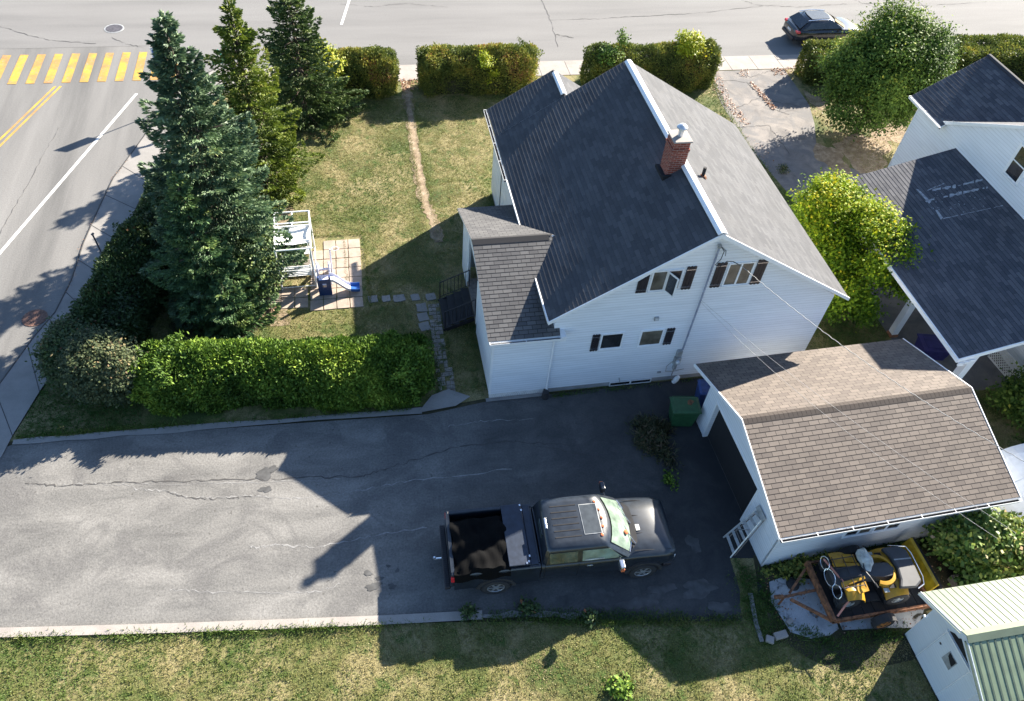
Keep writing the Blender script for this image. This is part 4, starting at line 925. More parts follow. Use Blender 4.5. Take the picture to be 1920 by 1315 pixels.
def broad(name, label, cat, base, crown, blobs, mat, trunk=True, nleaf=30000, leafL=.13, group=None, limb=6, fill=.5, tw=.55, tb=.4, clump=.36, wr=.62):
    """crown: list of (x,y,z,rx,ry,rz) ellipsoids relative to base; leaves in clumps near their surfaces"""
    T = thing(name, label, cat, base, group=group)
    if trunk:
        zc = min(e[2] for e in crown); b = MB(); b.tube([(0, 0, 0), (.05, .02, zc*.5), (0, 0, zc)], [.16, .13, .10], 8)
        for e in crown:
            for k in range(limb):
                a = rnd.uniform(0, 6.28); f = rnd.uniform(.5, .85)
                b.tube([(0, 0, zc*rnd.uniform(.3, .8)), (e[0]*.5, e[1]*.5, e[2]*.75), (e[0]+e[3]*f*math.cos(a), e[1]+e[4]*f*math.sin(a), e[2]+e[5]*rnd.uniform(-.2, .7))], [.06, .04, .012], 5)
        b.build('trunk', M['bark'], T)
    vol = np.array([e[3]*e[4]+e[4]*e[5]+e[3]*e[5] for e in crown]); vol = vol/vol.sum()
    ncl = blobs; per = max(1, nleaf//ncl); Cs = []; Nn = []; TT = []
    for e, f in zip(crown, vol):
        k = max(1, int(ncl*f)); d = rsph(k); d[:, 2] = np.where(d[:, 2] < -.55, -d[:, 2], d[:, 2])
        rad = rng.uniform(fill, 1.0, k)**.6*(1+.16*fnoise(d*3+e[0], 1.3))
        cc = np.array(e[:3])+d*np.array(e[3:])*rad[:, None]
        base_t = tb+.28*fnoise(cc, 1.1)
        off = rng.normal(size=(k, per, 3))*clump*np.array([1, 1, .75])*.55
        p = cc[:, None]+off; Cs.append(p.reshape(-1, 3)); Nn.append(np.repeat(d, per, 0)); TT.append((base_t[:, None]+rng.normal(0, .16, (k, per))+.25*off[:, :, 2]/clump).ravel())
    C = np.concatenate(Cs); Nv = np.concatenate(Nn); t = np.concatenate(TT); n = len(C)
    keep = C[:, 2]+base[2] > .04; C, Nv, t = C[keep], Nv[keep], t[keep]; n = len(C)
    D = rsph(n)+Nv*.35+np.array([0, 0, -.25]); S = np.cross(D, Nv+np.array([0, 0, .9])+rsph(n)*tw)
    L_ = rng.uniform(.65, 1.35, n)*leafL
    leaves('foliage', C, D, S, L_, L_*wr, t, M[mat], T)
    return T

def hedge(name, label, corners, h, mat, n_per=900, leafL=.10, round_=.25, group=None, core=True, rag=.10, tilt=.0, base_in=.1, extra=None, tb=.4, cat='hedge', hole=1.0):
    """corners: 4 ground points (ccw); leaves fill the outer skin of the prism between them"""
    c = np.array([(p[0], p[1]) for p in corners], float); o0 = c.mean(0)
    T = thing(name, label, cat, (o0[0], o0[1], 0), group=group); c = c-o0
    def quad(u, v): return ((1-u)*(1-v))[:, None]*c[0]+(u*(1-v))[:, None]*c[1]+(u*v)[:, None]*c[2]+((1-u)*v)[:, None]*c[3]
    e = [np.linalg.norm(c[1]-c[0]), np.linalg.norm(c[2]-c[1]), np.linalg.norm(c[3]-c[2]), np.linalg.norm(c[0]-c[3])]
    A = e[0]*e[1]; top = int(A*n_per*1.35); Pn = []; Nn = []
    u, v = rng.random(top), rng.random(top); xy = quad(u, v)
    du = np.minimum(u, 1-u)*(e[0]+e[2])/2; dv = np.minimum(v, 1-v)*(e[1]+e[3])/2; ed = np.minimum(du, dv)
    zz = h-round_*np.clip(1-ed/(round_*1.6), 0, 1)**2+rag*1.6*fnoise(np.column_stack([xy, np.zeros(top)]), 1.2)
    Pn.append(np.column_stack([xy, zz])); Nn.append(np.tile([0, 0, 1.0], (top, 1)))
    for i in range(4):
        a, b = c[i], c[(i+1) % 4]; k = int(e[i]*h*n_per); t = rng.random(k); z = rng.random(k)*h
        nrm = np.array([b[1]-a[1], -(b[0]-a[0])]); nrm /= np.linalg.norm(nrm)
        ins = base_in*(1-z/h)**1.5+round_*np.clip((z-h+round_)/round_, 0, 1)**2
        # round the plan corners
        de = np.minimum(t, 1-t)*e[i]; ins = ins+round_*.8*np.clip(1-de/(round_*1.6), 0, 1)**2
        p = a+(b-a)*t[:, None]-nrm*ins[:, None]; q3 = np.column_stack([p, z]); q3[:, :2] += nrm*(rag*1.3*fnoise(q3, 1.6))[:, None]
        Pn.append(q3); Nn.append(np.tile([nrm[0], nrm[1], 0.15], (k, 1)))
    Pn, Nn = np.concatenate(Pn), np.concatenate(Nn); n = len(Pn)
    Pn = Pn-Nn*(rng.random(n)**2*.28)[:, None]+rng.normal(0, .03, (n, 3)); Pn[:, 2] = np.maximum(Pn[:, 2], .03)
    D = Nn*rng.uniform(.2, 1.1, n)[:, None]+rsph(n)*.8+np.array([0, 0, .25]); S = rsph(n)
    kp = (fnoise(Pn+11, 2.6)+.5*fnoise(Pn, 6)) > rng.uniform(-1.9, -.35, n); Pn, Nn = Pn[kp], Nn[kp]; D, S = D[kp], S[kp]; n = len(Pn)
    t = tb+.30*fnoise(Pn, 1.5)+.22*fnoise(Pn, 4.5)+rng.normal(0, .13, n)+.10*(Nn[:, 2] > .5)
    L_ = rng.uniform(.6, 1.4, n)*leafL
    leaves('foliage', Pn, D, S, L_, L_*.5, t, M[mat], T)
    if core:
        k = c*(1-.55/np.array(max(1.2, min(e)))) ; k = c.copy()
        ins = .24
        for i in range(4):
            a, p_, q_ = c[i], c[i-1], c[(i+1) % 4]; d1 = (p_-a)/np.linalg.norm(p_-a); d2 = (q_-a)/np.linalg.norm(q_-a); k[i] = a+(d1+d2)*(ins+.12)
        MB().prism([(p[0], p[1], .0) for p in k], (0, 0, h-.28)).build('branches', M['core'], T, bevel=.12)
    return T

# --- conifers in the corner group
spruce('spruce_tree', 'tall blue-green spruce, the largest of the corner conifers, beside the white swing', 'tree', (-5.15, 23.1, 0), 10.2, 3.0, 'l_blue', dens=1.15, shape=.78, leafL=.16, droop=.30)
spruce('spruce_tree', 'small light green spruce standing in front of the tall blue-green one', 'tree', (-5.65, 21.3, 0), 6.0, 1.75, 'l_fore', dens=1.2, leafL=.14, shape=.75)
spruce('spruce_tree', 'olive and yellow-green spruce right behind the tall blue-green one', 'tree', (-4.0, 28.3, 0), 8.3, 2.35, 'l_ygreen', dens=1.2, shape=.80, leafL=.13)
spruce('spruce_tree', 'dark green broad spruce farthest back, at the end of the street hedge', 'tree', (-2.3, 33.9, 0), 6.6, 2.6, 'l_green', dens=1.1, shape=.78, leafL=.14)
spruce('spruce_tree', 'low bushy green spruce at the foot of the corner conifers near the thuja hedge', 'tree', (-5.0, 20.4, 0), 2.2, 1.2, 'l_fore', dens=1.3, leafL=.15, shape=.6)
broad('evergreen_bush', 'low green bush tucked under the blue-green spruce by the swing', 'bush', (-4.25, 22.3, 0), [(0, 0, 1.1, 1.0, 1.3, 1.2)], 160, 'l_green', trunk=False, nleaf=9000, leafL=.12)
# --- hedges
hedge('thuja_hedge', 'bright green clipped thuja hedge along the driveway, half in house shadow', [(-7.75, 16.7), (1.75, 15.95), (1.7, 18.1), (-7.6, 18.8)], 1.65, 'l_thuja', n_per=2500, leafL=.115, round_=.75, rag=.17, tb=.52, base_in=.0)
hedge('street_hedge', 'clipped mixed hedge between the street spruce and the garden gate gap', [(-3.4, 35.2), (2.15, 35.25), (2.2, 36.75), (-3.6, 36.7)], 2.1, 'l_priv', n_per=1150, leafL=.095, round_=.5, rag=.18, tb=.45)
hedge('street_hedge', 'long clipped green-yellow hedge between the path gap and the bare patch', [(3.25, 35.1), (8.9, 35.2), (9.5, 36.7), (3.3, 36.8)], 2.15, 'l_priv', n_per=1150, leafL=.095, round_=.6, rag=.2, tb=.52)
hedge('street_hedge', 'shaggy hedge with yellow shoots behind the house roof ridge', [(11.9, 35.0), (19.0, 34.9), (19.2, 36.6), (11.9, 36.7)], 2.0, 'l_priv', n_per=1000, leafL=.095, round_=.5, rag=.25, tb=.40)
hedge('street_hedge', 'short hedge end just right of the second driveway under the black car', [(24.3, 34.9), (27.2, 34.9), (27.2, 36.7), (24.3, 36.7)], 1.9, 'l_priv', n_per=600, leafL=.12, round_=.35, rag=.12, tb=.42)
hedge('street_hedge', 'long low hedge running off to the right behind the neighbouring roof', [(29.0, 34.6), (47.0, 34.2), (47.0, 36.5), (29.0, 36.7)], 1.9, 'l_priv', n_per=420, leafL=.13, round_=.3, rag=.12, tb=.40)
broad('yellow_shrub', 'bright yellow-green shrub poking out of the left street hedge', 'bush', (-1.6, 35.5, 0), [(0, 0, 1.9, 1.15, 1.0, .75)], 110, 'l_yel', trunk=False, nleaf=5000, leafL=.12, clump=.28)
broad('yellow_shrub', 'small yellow shoots growing through the front of the long hedge', 'bush', (6.45, 35.05, 0), [(0, .1, 1.9, .35, .25, .35), (.5, .0, 1.2, .22, .15, .5)], 26, 'l_yel', trunk=False, nleaf=900, leafL=.10, clump=.2)
broad('yellow_shrub', 'upright yellow-green shoots above the hedge behind the ridge', 'bush', (17.3, 35.7, 0), [(0, 0, 2.0, .85, .6, .75)], 50, 'l_yel', trunk=False, nleaf=2600, leafL=.13, clump=.28)
broad('yellow_shrub', 'green-yellow sprout at the left end of the hedge behind the ridge', 'bush', (12.9, 35.4, 0), [(0, 0, 1.8, .6, .5, .5), (.7, .3, 2.4, .2, .2, .5)], 40, 'l_thuja', trunk=False, nleaf=1500, leafL=.13, clump=.22)
# dark hedge along the side pavement and the grey shrub at the corner
hedge('side_hedge', 'dark green hedge along the side street pavement below the spruces', [(-10.15, 19.6), (-8.1, 19.0), (-6.7, 24.5), (-8.9, 25.2)], 1.75, 'l_dshrub', n_per=900, leafL=.12, round_=.5, rag=.2, tb=.4)
hedge('side_hedge', 'dark shrubby hedge continuing behind the tall spruce along the pavement', [(-8.9, 25.0), (-7.0, 24.6), (-5.9, 29.5), (-8.1, 29.8)], 1.4, 'l_dshrub', n_per=600, leafL=.12, round_=.4, rag=.2, tb=.45)
broad('grey_shrub', 'large grey-green shrub with buff and pink tips at the hedge corner by the pavement', 'bush', (-8.75, 18.0, 0), [(0, 0, 1.05, 1.15, 1.05, 1.15)], 330, 'l_grey', trunk=False, nleaf=24000, leafL=.095, tb=.42, fill=.72, clump=.25)
broad('dark_shrub', 'dark green shrub on the pavement side of the grey one', 'bush', (-9.75, 18.9, 0), [(0, 0, .85, .95, 1.25, 1.0)], 220, 'l_dshrub', trunk=False, nleaf=15000, leafL=.10, fill=.7, clump=.26)
# --- broadleaf trees
broad('round_tree', 'large round dark green tree with glossy leaves between the old driveway and the neighbouring house', 'tree', (25.3, 30.7, 0), [(0, .0, 3.1, 2.6, 2.4, 2.2), (.4, .3, 4.5, 1.9, 1.8, 1.4), (1.5, .6, 3.0, 1.9, 1.7, 1.7), (-.5, -.6, 2.0, 2.1, 1.9, 1.5), (-1.2, .6, 3.2, 1.4, 1.3, 1.2), (2.4, -.3, 2.4, 1.2, 1.1, 1.1)], 380, 'l_maple', nleaf=100000, leafL=.125, fill=.58, clump=.56, tb=.44)
broad('golden_tree', 'golden green tree between the house roof and the carport', 'tree', (18.35, 19.2, 0), [(-.5, 1.9, 2.9, 1.5, 1.3, 1.0), (.4, .6, 2.8, 1.3, 1.2, 1.0), (.75, -.9, 2.5, 1.15, 1.0, .8), (-.9, -1.3, 1.5, 1.0, 1.0, .7), (.1, 3.0, 2.6, 1.0, .8, .7), (-.9, .3, 2.0, 1.0, 1.2, .8), (1.3, -1.6, 2.2, .6, .6, .5)], 210, 'l_gold', nleaf=56000, leafL=.12, fill=.5, clump=.46, tb=.42)
broad('leafy_bush', 'dark leafy bush at the frame edge below the lattice panel', 'bush', (22.3, 12.2, 0), [(0, .3, .9, 1.1, 1.3, .95)], 150, 'l_maple', trunk=False, nleaf=9000, leafL=.13)
broad('vine_bush', 'sprawling vine with pale yellow leaf tips between garage and metal shed', 'bush', (17.4, 7.75, 0), [(.1, .2, .9, 1.0, .8, .75), (-.8, .3, .9, .75, .55, .65), (.9, .0, .9, .6, .6, .5), (-.2, -.5, .6, 1.0, .5, .45), (-1.35, .55, 1.1, .45, .2, .25)], 300, 'l_vine', trunk=False, nleaf=13000, leafL=.16, fill=.6, clump=.3, tb=.42)
broad('weed_heap', 'heap of pulled dry weeds lying on the driveway beside the green bin', 'weeds', (8.75, 13.5, 0), [(0, .2, .06, .6, .72, .12), (.25, -.7, .03, .16, .5, .06)], 90, 'l_weed', trunk=False, nleaf=4200, leafL=.20, clump=.24, wr=.18)
broad('weed_clump', 'green weed tuft growing from a crack in front of the dry heap', 'weeds', tuple(P(1252, 903)), [(0, 0, .08, .16, .3, .1)], 14, 'l_thuja', trunk=False, nleaf=260, leafL=.10, clump=.14)
broad('weed_clump', 'low weeds along the garage wall above the trailer', 'weeds', (12.6, 8.35, 0), [(0, 0, .12, 2.0, .22, .22)], 60, 'l_priv', trunk=False, nleaf=2500, leafL=.11, clump=.2)
for k_, (px, py, r_, lb) in enumerate([(1105, 1162, .14, 'small weed tuft growing at the driveway edge nearest the truck front wheel'), (990, 1143, .22, 'leafy weed tuft on the kerb below the truck bed'), (880, 1152, .12, 'low weed tuft on the kerb left of the others'), (1160, 1290, .32, 'bright weedy clump in the foreground grass at the bottom edge')]):
    broad('weed_clump', lb, 'weeds', tuple(P(px, py)), [(0, 0, .08, r_, r_*.8, .16)], 24, 'l_thuja' if k_ in (3,) else 'l_dshrub', trunk=False, nleaf=500 if k_ == 3 else 260, leafL=.11, clump=.14)
broad('flower_clump', 'small white-flowered clump in the grass beside the neighbouring driveway', 'flowers', tuple(P(1466, 322)), [(0, 0, .12, .25, .3, .12)], 12, 'l_grey', trunk=False, nleaf=300, leafL=.08, clump=.12)

# --- grass tufts on the lawns
def in_poly(x, y, poly):
    c = np.zeros(len(x), bool); j = len(poly)-1
    for i in range(len(poly)):
        xi, yi, xj, yj = poly[i][0], poly[i][1], poly[j][0], poly[j][1]
        with np.errstate(divide='ignore', invalid='ignore'):
            m = ((yi > y) != (yj > y)) & (x < (xj-xi)*(y-yi)/(yj-yi+1e-12)+xi)
        c ^= m; j = i
    return c
def grass(name, poly, n, excl=(), hgt=.055, tb=.5):
    xs_ = [p[0] for p in poly]; ys_ = [p[1] for p in poly]
    x = rng.uniform(min(xs_), max(xs_), n); y = rng.uniform(min(ys_), max(ys_), n); k = in_poly(x, y, poly)
    for e in excl: k &= ~in_poly(x, y, e)
    x, y = x[k], y[k]; p = np.column_stack([x, y, np.zeros(len(x))])
    rep = 3; p = np.repeat(p, rep, 0)+np.column_stack([rng.normal(0, .02, (len(x)*rep, 2)), np.zeros(len(x)*rep)]); m = len(p)
    d = np.column_stack([rng.normal(0, .9, (m, 2)), np.ones(m)*.8])
    t = tb-.30*fnoise(p, .55)-.22*fnoise(p+7, 1.9)-.12*fnoise(p+3, 6)+rng.normal(0, .09, m)
    L_ = rng.uniform(.6, 1.4, m)*hgt*(1.15-.3*np.clip(t, 0, 1))
    o = leaves(name, p, d, rsph(m), L_, L_*.22+.003, t, M['l_grass']); o['kind'] = 'stuff'; return o
back_lawn = [(-7.8, 18.9), (1.5, 18.3), (1.9, 16.5), (3.4, 16.2), (3.55, 23), (5.5, 23.5), (5.6, 27.6), (10.2, 27.9), (11.5, 30), (11.6, 35.2), (2.0, 35.2), (-4.5, 35), (-7, 31), (-7.5, 25)]
grass('grass', back_lawn, 120000, [[(-2.3, 20.8), (-.1, 20.8), (-.1, 25), (-2.3, 25)], [(2.55, 25.0), (2.8, 25.0), (2.75, 36), (2.5, 36)], [(-4.8, 21), (-2.2, 21), (-2.2, 22.2), (-4.8, 22.2)], [(2.0, 16.3), (2.5, 16.3), (2.4, 20.7), (2.0, 20.7)]], tb=.58)
grass('grass', [(-13.5, 1), (17, 1), (14.0, 5.9), (12.5, 6.1), (9.9, 7.3), (4.8, 7.85), (-.5, 8.6), (-10.4, 9.75), (-13.5, 10.0)], 110000, tb=.52)
grass('grass', [(15.2, 15.0), (19.4, 14.5), (19.4, 24), (19.0, 28), (18.7, 31), (18.8, 34), (19.2, 36.8), (15.2, 34.9)], 20000, tb=.25)
grass('grass', [(-11.4, 16.3), (-7.6, 16.1), (-7.8, 17.6), (-10.9, 18.6)], 4000, tb=.1)
grass('grass', [(19.4, 6.4), (25, 6.4), (25, 14), (18.2, 14.2)], 9000, tb=.25)
grass('grass', [(9.7, 6.4), (10.5, 6.4), (10.6, 8.4), (9.95, 9.0)], 1200, tb=.15)
grass('grass', [(23.9, 27), (29, 27), (29, 34.8), (24.0, 34.8), (23.2, 31)], 6000, tb=.9)
# --- taller fringe where mowing misses the edges
def fringe(line, wd, n, hgt=.11, tb=.3):
    a = np.array([(p[0], p[1]) for p in line], float); seg = np.diff(a, axis=0); ln = np.hypot(seg[:, 0], seg[:, 1]); k = rng.choice(len(seg), n, p=ln/ln.sum()); t = rng.random(n)
    p = a[k]+seg[k]*t[:, None]; nr = np.column_stack([-seg[k][:, 1], seg[k][:, 0]])/ln[k][:, None]; p = p+nr*rng.normal(0, wd, n)[:, None]
    p = np.column_stack([p, np.full(n, .01)]); kp = fnoise(p, 1.3) > rng.uniform(-.9, .5, n); p = p[kp]; m = len(p)
    d = np.column_stack([rng.normal(0, .7, (m, 2)), np.ones(m)]); L_ = rng.uniform(.4, 1.5, m)*hgt
    o = leaves('grass', p, d, rsph(m), L_, L_*.12+.004, tb+.2*fnoise(p, 2)+rng.normal(0, .1, m), M['l_grass']); o['kind'] = 'stuff'
fringe([(-13, 10.0), (-10.4, 9.76), (-6, 9.2), (-.5, 8.56), (2.2, 8.3), (4.8, 7.85), (9.4, 7.1)], .07, 9000)
fringe([(2.4, 8.42), (5.4, 7.95), (9.4, 7.2)], .10, 3500, .10, .1)
fringe([(-11.3, 16.3), (-8, 16.25), (-5, 16.1), (1.0, 15.85)], .06, 5000, .10, .15)
fringe([(2.0, 16.4), (2.0, 20.6)], .08, 1500); fringe([(2.6, 16.2), (2.5, 20.6)], .06, 1500, .08, .2); fringe([(2.36, 16.3), (2.3, 20.6)], .18, 1200, .05, .3)
fringe([(2.5, 25), (2.42, 30), (2.5, 36)], .06, 1800, .07, .5); fringe([(2.95, 25), (2.85, 30), (2.9, 36)], .06, 1800, .07, .5)
fringe([(-2.2, 25.1), (-.1, 25.0), (-.08, 20.8)], .05, 1500, .09, .4); fringe([(-.9, 25), (-.9, 21)], .02, 500, .06, .4)
fringe([(10.7, 8.5), (13, 8.55), (17.5, 8.6)], .10, 2500, .16, .15); fringe([(9.75, 6.4), (9.95, 8.8)], .2, 2200, .12, .15)
fringe([(3.4, 15.98), (3.5, 19.0)], .05, 600, .10, .2); fringe([(5.8, 15.75), (11, 15.80)], .05, 1500, .10, .15)
fringe([(10.4, 7.9), (10.5, 6.9), (11.7, 6.2), (14.2, 6.1)], .12, 2500, .13, .2)
fringe([(19.3, 36.6), (18.9, 33), (18.8, 30), (19.0, 27)], .08, 2500, .12, .3)
# --- fallen leaves
def litter(name, poly, n, mat='l_dead', size=.09):
    xs_ = [p[0] for p in poly]; ys_ = [p[1] for p in poly]
    x = rng.uniform(min(xs_), max(xs_), n); y = rng.uniform(min(ys_), max(ys_), n); k = in_poly(x, y, poly); x, y = x[k], y[k]; m = len(x)
    p = np.column_stack([x, y, np.full(m, .022)+rng.random(m)*.03]); d = np.column_stack([rng.normal(size=(m, 2)), rng.normal(0, .2, m)])
    s = np.column_stack([rng.normal(size=(m, 2)), rng.normal(0, .25, m)]); L_ = rng.uniform(.5, 1.3, m)*size
    o = leaves(name, p, d, s, L_, L_*.7, rng.random(m), M[mat]); o['kind'] = 'stuff'; return o
litter('fallen_leaves', pp([(1310, 132), (1345, 132), (1372, 190), (1410, 235), (1395, 240), (1350, 190)]), 700)
litter('fallen_leaves', pp([(1405, 155), (1412, 155), (1455, 203), (1448, 207)]), 420, size=.11)
litter('fallen_leaves', pp([(1445, 130), (1490, 125), (1500, 140), (1450, 142)]), 260)
litter('fallen_leaves', pp([(1385, 130), (1405, 132), (1402, 145), (1385, 143)]), 90)
litter('fallen_leaves', pp([(1500, 172), (1560, 230), (1660, 245), (1700, 235), (1690, 290), (1560, 270)]), 900, size=.07)
litter('fallen_leaves', pp([(750, 150), (782, 150), (788, 168), (755, 172)]), 240)
litter('fallen_leaves', pp([(1340, 200), (1480, 320), (1440, 330), (1360, 230)]), 250, size=.06)
litter('fallen_leaves', pp([(560, 230), (640, 235), (620, 260), (565, 268)]), 200, size=.06)
litter('fallen_leaves', pp([(450, 545), (520, 545), (520, 600), (440, 580)]), 260, size=.07)
litter('fallen_leaves', [(10.2, 6.4), (17, 6.2), (17.5, 8.4), (10.6, 8.4)], 700, size=.06)
for pts in ([(150, 470), (170, 425), (190, 385)], [(205, 345), (240, 300)], [(120, 560), (150, 490)]):
    w_ = pp(pts); poly = [p+Vector((-.08, 0, 0)) for p in w_]+[p+Vector((.07, 0, 0)) for p in w_[::-1]]; litter('fallen_leaves', poly, 110, size=.05)

# ================================================================== VEHICLES
def wheel(parent, x, y, r, wd, rim, side, name='wheel', knob=0, rimr=.62, spokes=6):
    Mw = Matrix.Translation((x, y, r)) @ Matrix.Rotation(-side*PI/2, 4, 'X')   # local +z points outward
    prof = [(r*.55, -wd/2), (r*.93, -wd/2), (r, -wd*.36), (r, wd*.36), (r*.93, wd/2), (r*rimr+.01, wd/2), (r*rimr, wd*.40), (r*.5, wd*.40)]
    t = MB().lathe(prof, 28, Mw).build(name, M['rub'], parent, smooth=True)
    if knob:
        k = MB()
        for i in range(knob):
            a = 2*PI*i/knob
            for s_ in (-1, 1):
                Mk = Mw @ Matrix.Rotation(a+(.1 if s_ > 0 else 0), 4, 'Z') @ Matrix.Translation((r+.008, 0, s_*wd*.22)) @ Matrix.Rotation(s_*.5, 4, 'X')
                k.box(-.014, .016, -.025, .025, -wd*.2, wd*.2, M=Mk)
        k.build('tread', M['rub'], t)
    b = MB().lathe([(.02, wd*.30), (r*rimr*.95, wd*.30), (r*rimr, wd*.46), (r*rimr*.93, wd*.47), (r*rimr*.88, wd*.36), (.02, wd*.345)], 24, Mw)
    for i in range(spokes):
        Ms = Mw @ Matrix.Rotation(2*PI*i/spokes, 4, 'Z'); b.box(r*.14, r*rimr*.93, -r*.075, r*.075, wd*.345, wd*.44, M=Ms)
    b.lathe([(r*.2, wd*.34), (r*.2, wd*.46), (r*.12, wd*.5)], 12, Mw)
    b.build('rim', M[rim], t, smooth=True); return t
def gring(z, x0, x1, hw, bow, bb=.0, cr=.07):
    pts = [Vector((x1-bow*(y*y), y*hw, z)) for y in (-.90, -.6, -.3, 0, .3, .6, .90)]
    pts += [Vector((x1-bow-cr*.6, hw, z)), Vector((x0+bb+cr, hw, z)), Vector((x0+bb*.8, .92*hw, z)), Vector((x0, 0, z)), Vector((x0+bb*.8, -.92*hw, z)), Vector((x0+bb+cr, -hw, z)), Vector((x1-bow-cr*.6, -hw, z))]
    return pts
def sect(x, hw, zt, zb=.42, sh=.10, crown=.03, hwt=None):
    """closed body section at x"""
    hwt = hwt or hw*.86
    half = [(hw*.80, zb), (hw*.97, zb+.12), (hw, zb+.30), (hw, zt-sh*1.6), (hw*.975, zt-sh), (hwt, zt-.012), (hwt*.5, zt+crown*.7), (0, zt+crown)]
    pts = [Vector((x, y, z)) for y, z in half]+[Vector((x, -y, z)) for y, z in half[-2::-1]]
    return pts
def band(mb, pts_a, pts_b, off):
    """glass strip between two point rows pushed out by off"""
    n = len(pts_a); vs = [Vector(p)+Vector(off) for p in pts_a]+[Vector(p)+Vector(off) for p in pts_b]
    mb.add(vs, [(i, i+1, n+i+1, n+i) for i in range(n-1)])
TK = thing('pickup_truck', 'black pickup truck with orange roof marker lamps, parked on the driveway facing the garage', 'pickup truck', (2.70, 10.02, 0), math.radians(-2.2))
b = MB(); b.loft([sect(1.24, .97, 1.36, .46), sect(2.4, .98, 1.37, .44), sect(3.55, .98, 1.36, .44), sect(3.95, .975, 1.36, .46, crown=.05), sect(4.5, .965, 1.32, .50, crown=.06), sect(4.85, .955, 1.27, .5, crown=.06), sect(5.06, .93, 1.23, .5, crown=.05, hwt=.84), sect(5.16, .88, 1.14, .52, hwt=.80)])
bd = b.build('body', M['truckpaint'], TK, smooth=True)
# hood lines and cowl
hl = MB()
for y in (.30, -.30): hl.beam((3.98, y*.95, 1.418), (5.02, y*.85, 1.262), .016, .01)
for s_ in (1, -1): hl.beam((3.9, s_*.80, 1.392), (5.0, s_*.78, 1.236), .014, .01)
hl.build('hood_seam', M['dark'], bd)
MB().prism([(3.86, -.74, 1.40), (3.86, .74, 1.40), (4.03, .55, 1.425), (4.08, 0, 1.43), (4.03, -.55, 1.425)], (0, 0, .008)).build('cowl', M['rub'], bd)
wp = MB()
for y0, y1 in ((-.62, -.05), (.02, .6)): wp.tube([(3.96, y0, 1.44), (3.83, (y0+y1)/2, 1.47), (3.72, y1, 1.54)], .012, 5)
wp.build('wiper', M['chrome'], bd)
MB().prism([(4.08, -.22, 1.425), (4.08, -.02, 1.427), (4.2, -.02, 1.41), (4.2, -.2, 1.408)], (0, 0, .006)).build('hood_vent', M['meter'], bd)
# cab
b = MB(); b.loft([gring(1.34, 1.26, 3.98, .955, .26), gring(1.5, 1.29, 3.76, .925, .24), gring(1.80, 1.33, 3.34, .835, .20), gring(1.90, 1.38, 3.20, .80, .18), gring(1.955, 1.47, 3.08, .74, .16), gring(1.975, 1.62, 2.9, .60, .12)])
cabn = b.build('cab', M['truckpaint'], TK, smooth=True)
rb = MB()
for y in (-.48, -.29, -.10, .10, .29, .48): rb.box(1.62, 2.36, y-.016, y+.016, 1.972, 1.984)
rb.build('roof_rib', M['dark'], cabn)
b = MB(); b.box(2.44, 2.95, -.47, .47, 1.972, 1.990); sr = b.build('sunroof', M['meter'], cabn, bevel=.02); MB().box(2.465, 2.925, -.445, .445, 1.9905, 1.996).build('sunroof_glass', M['roofglass'], sr)
for y in (-.52, -.26, 0, .26, .52):
    MB().lathe([(.045, 0), (.045, .02), (.025, .04)], 12, Matrix.Translation((3.02-.10*y*y/.27, y, 1.958))).build('marker_lamp', M['amber'], cabn)
g = MB(); ya = (-.86, -.6, -.3, 0, .3, .6, .86)
band(g, [(3.90-.26*y*y, y*.93, 1.385) for y in ya], [(3.28-.19*y*y, y*.82, 1.855) for y in ya], (.02, 0, .015)); ws = g.build('windscreen', M['screen'], cabn, smooth=True)
wf_ = MB(); wf_.tube([(3.94-.26*y*y, y*.955, 1.385) for y in ya], .018, 6); wf_.build('screen_seal', M['chrome'], ws)
MB().lathe([(.07, 0), (.07, .03), (.04, .05)], 12, Matrix.Translation((3.72, -.30, 1.55)) @ Matrix.Rotation(.6, 4, 'Y')).build('dash_ornament', M['amber'], ws)
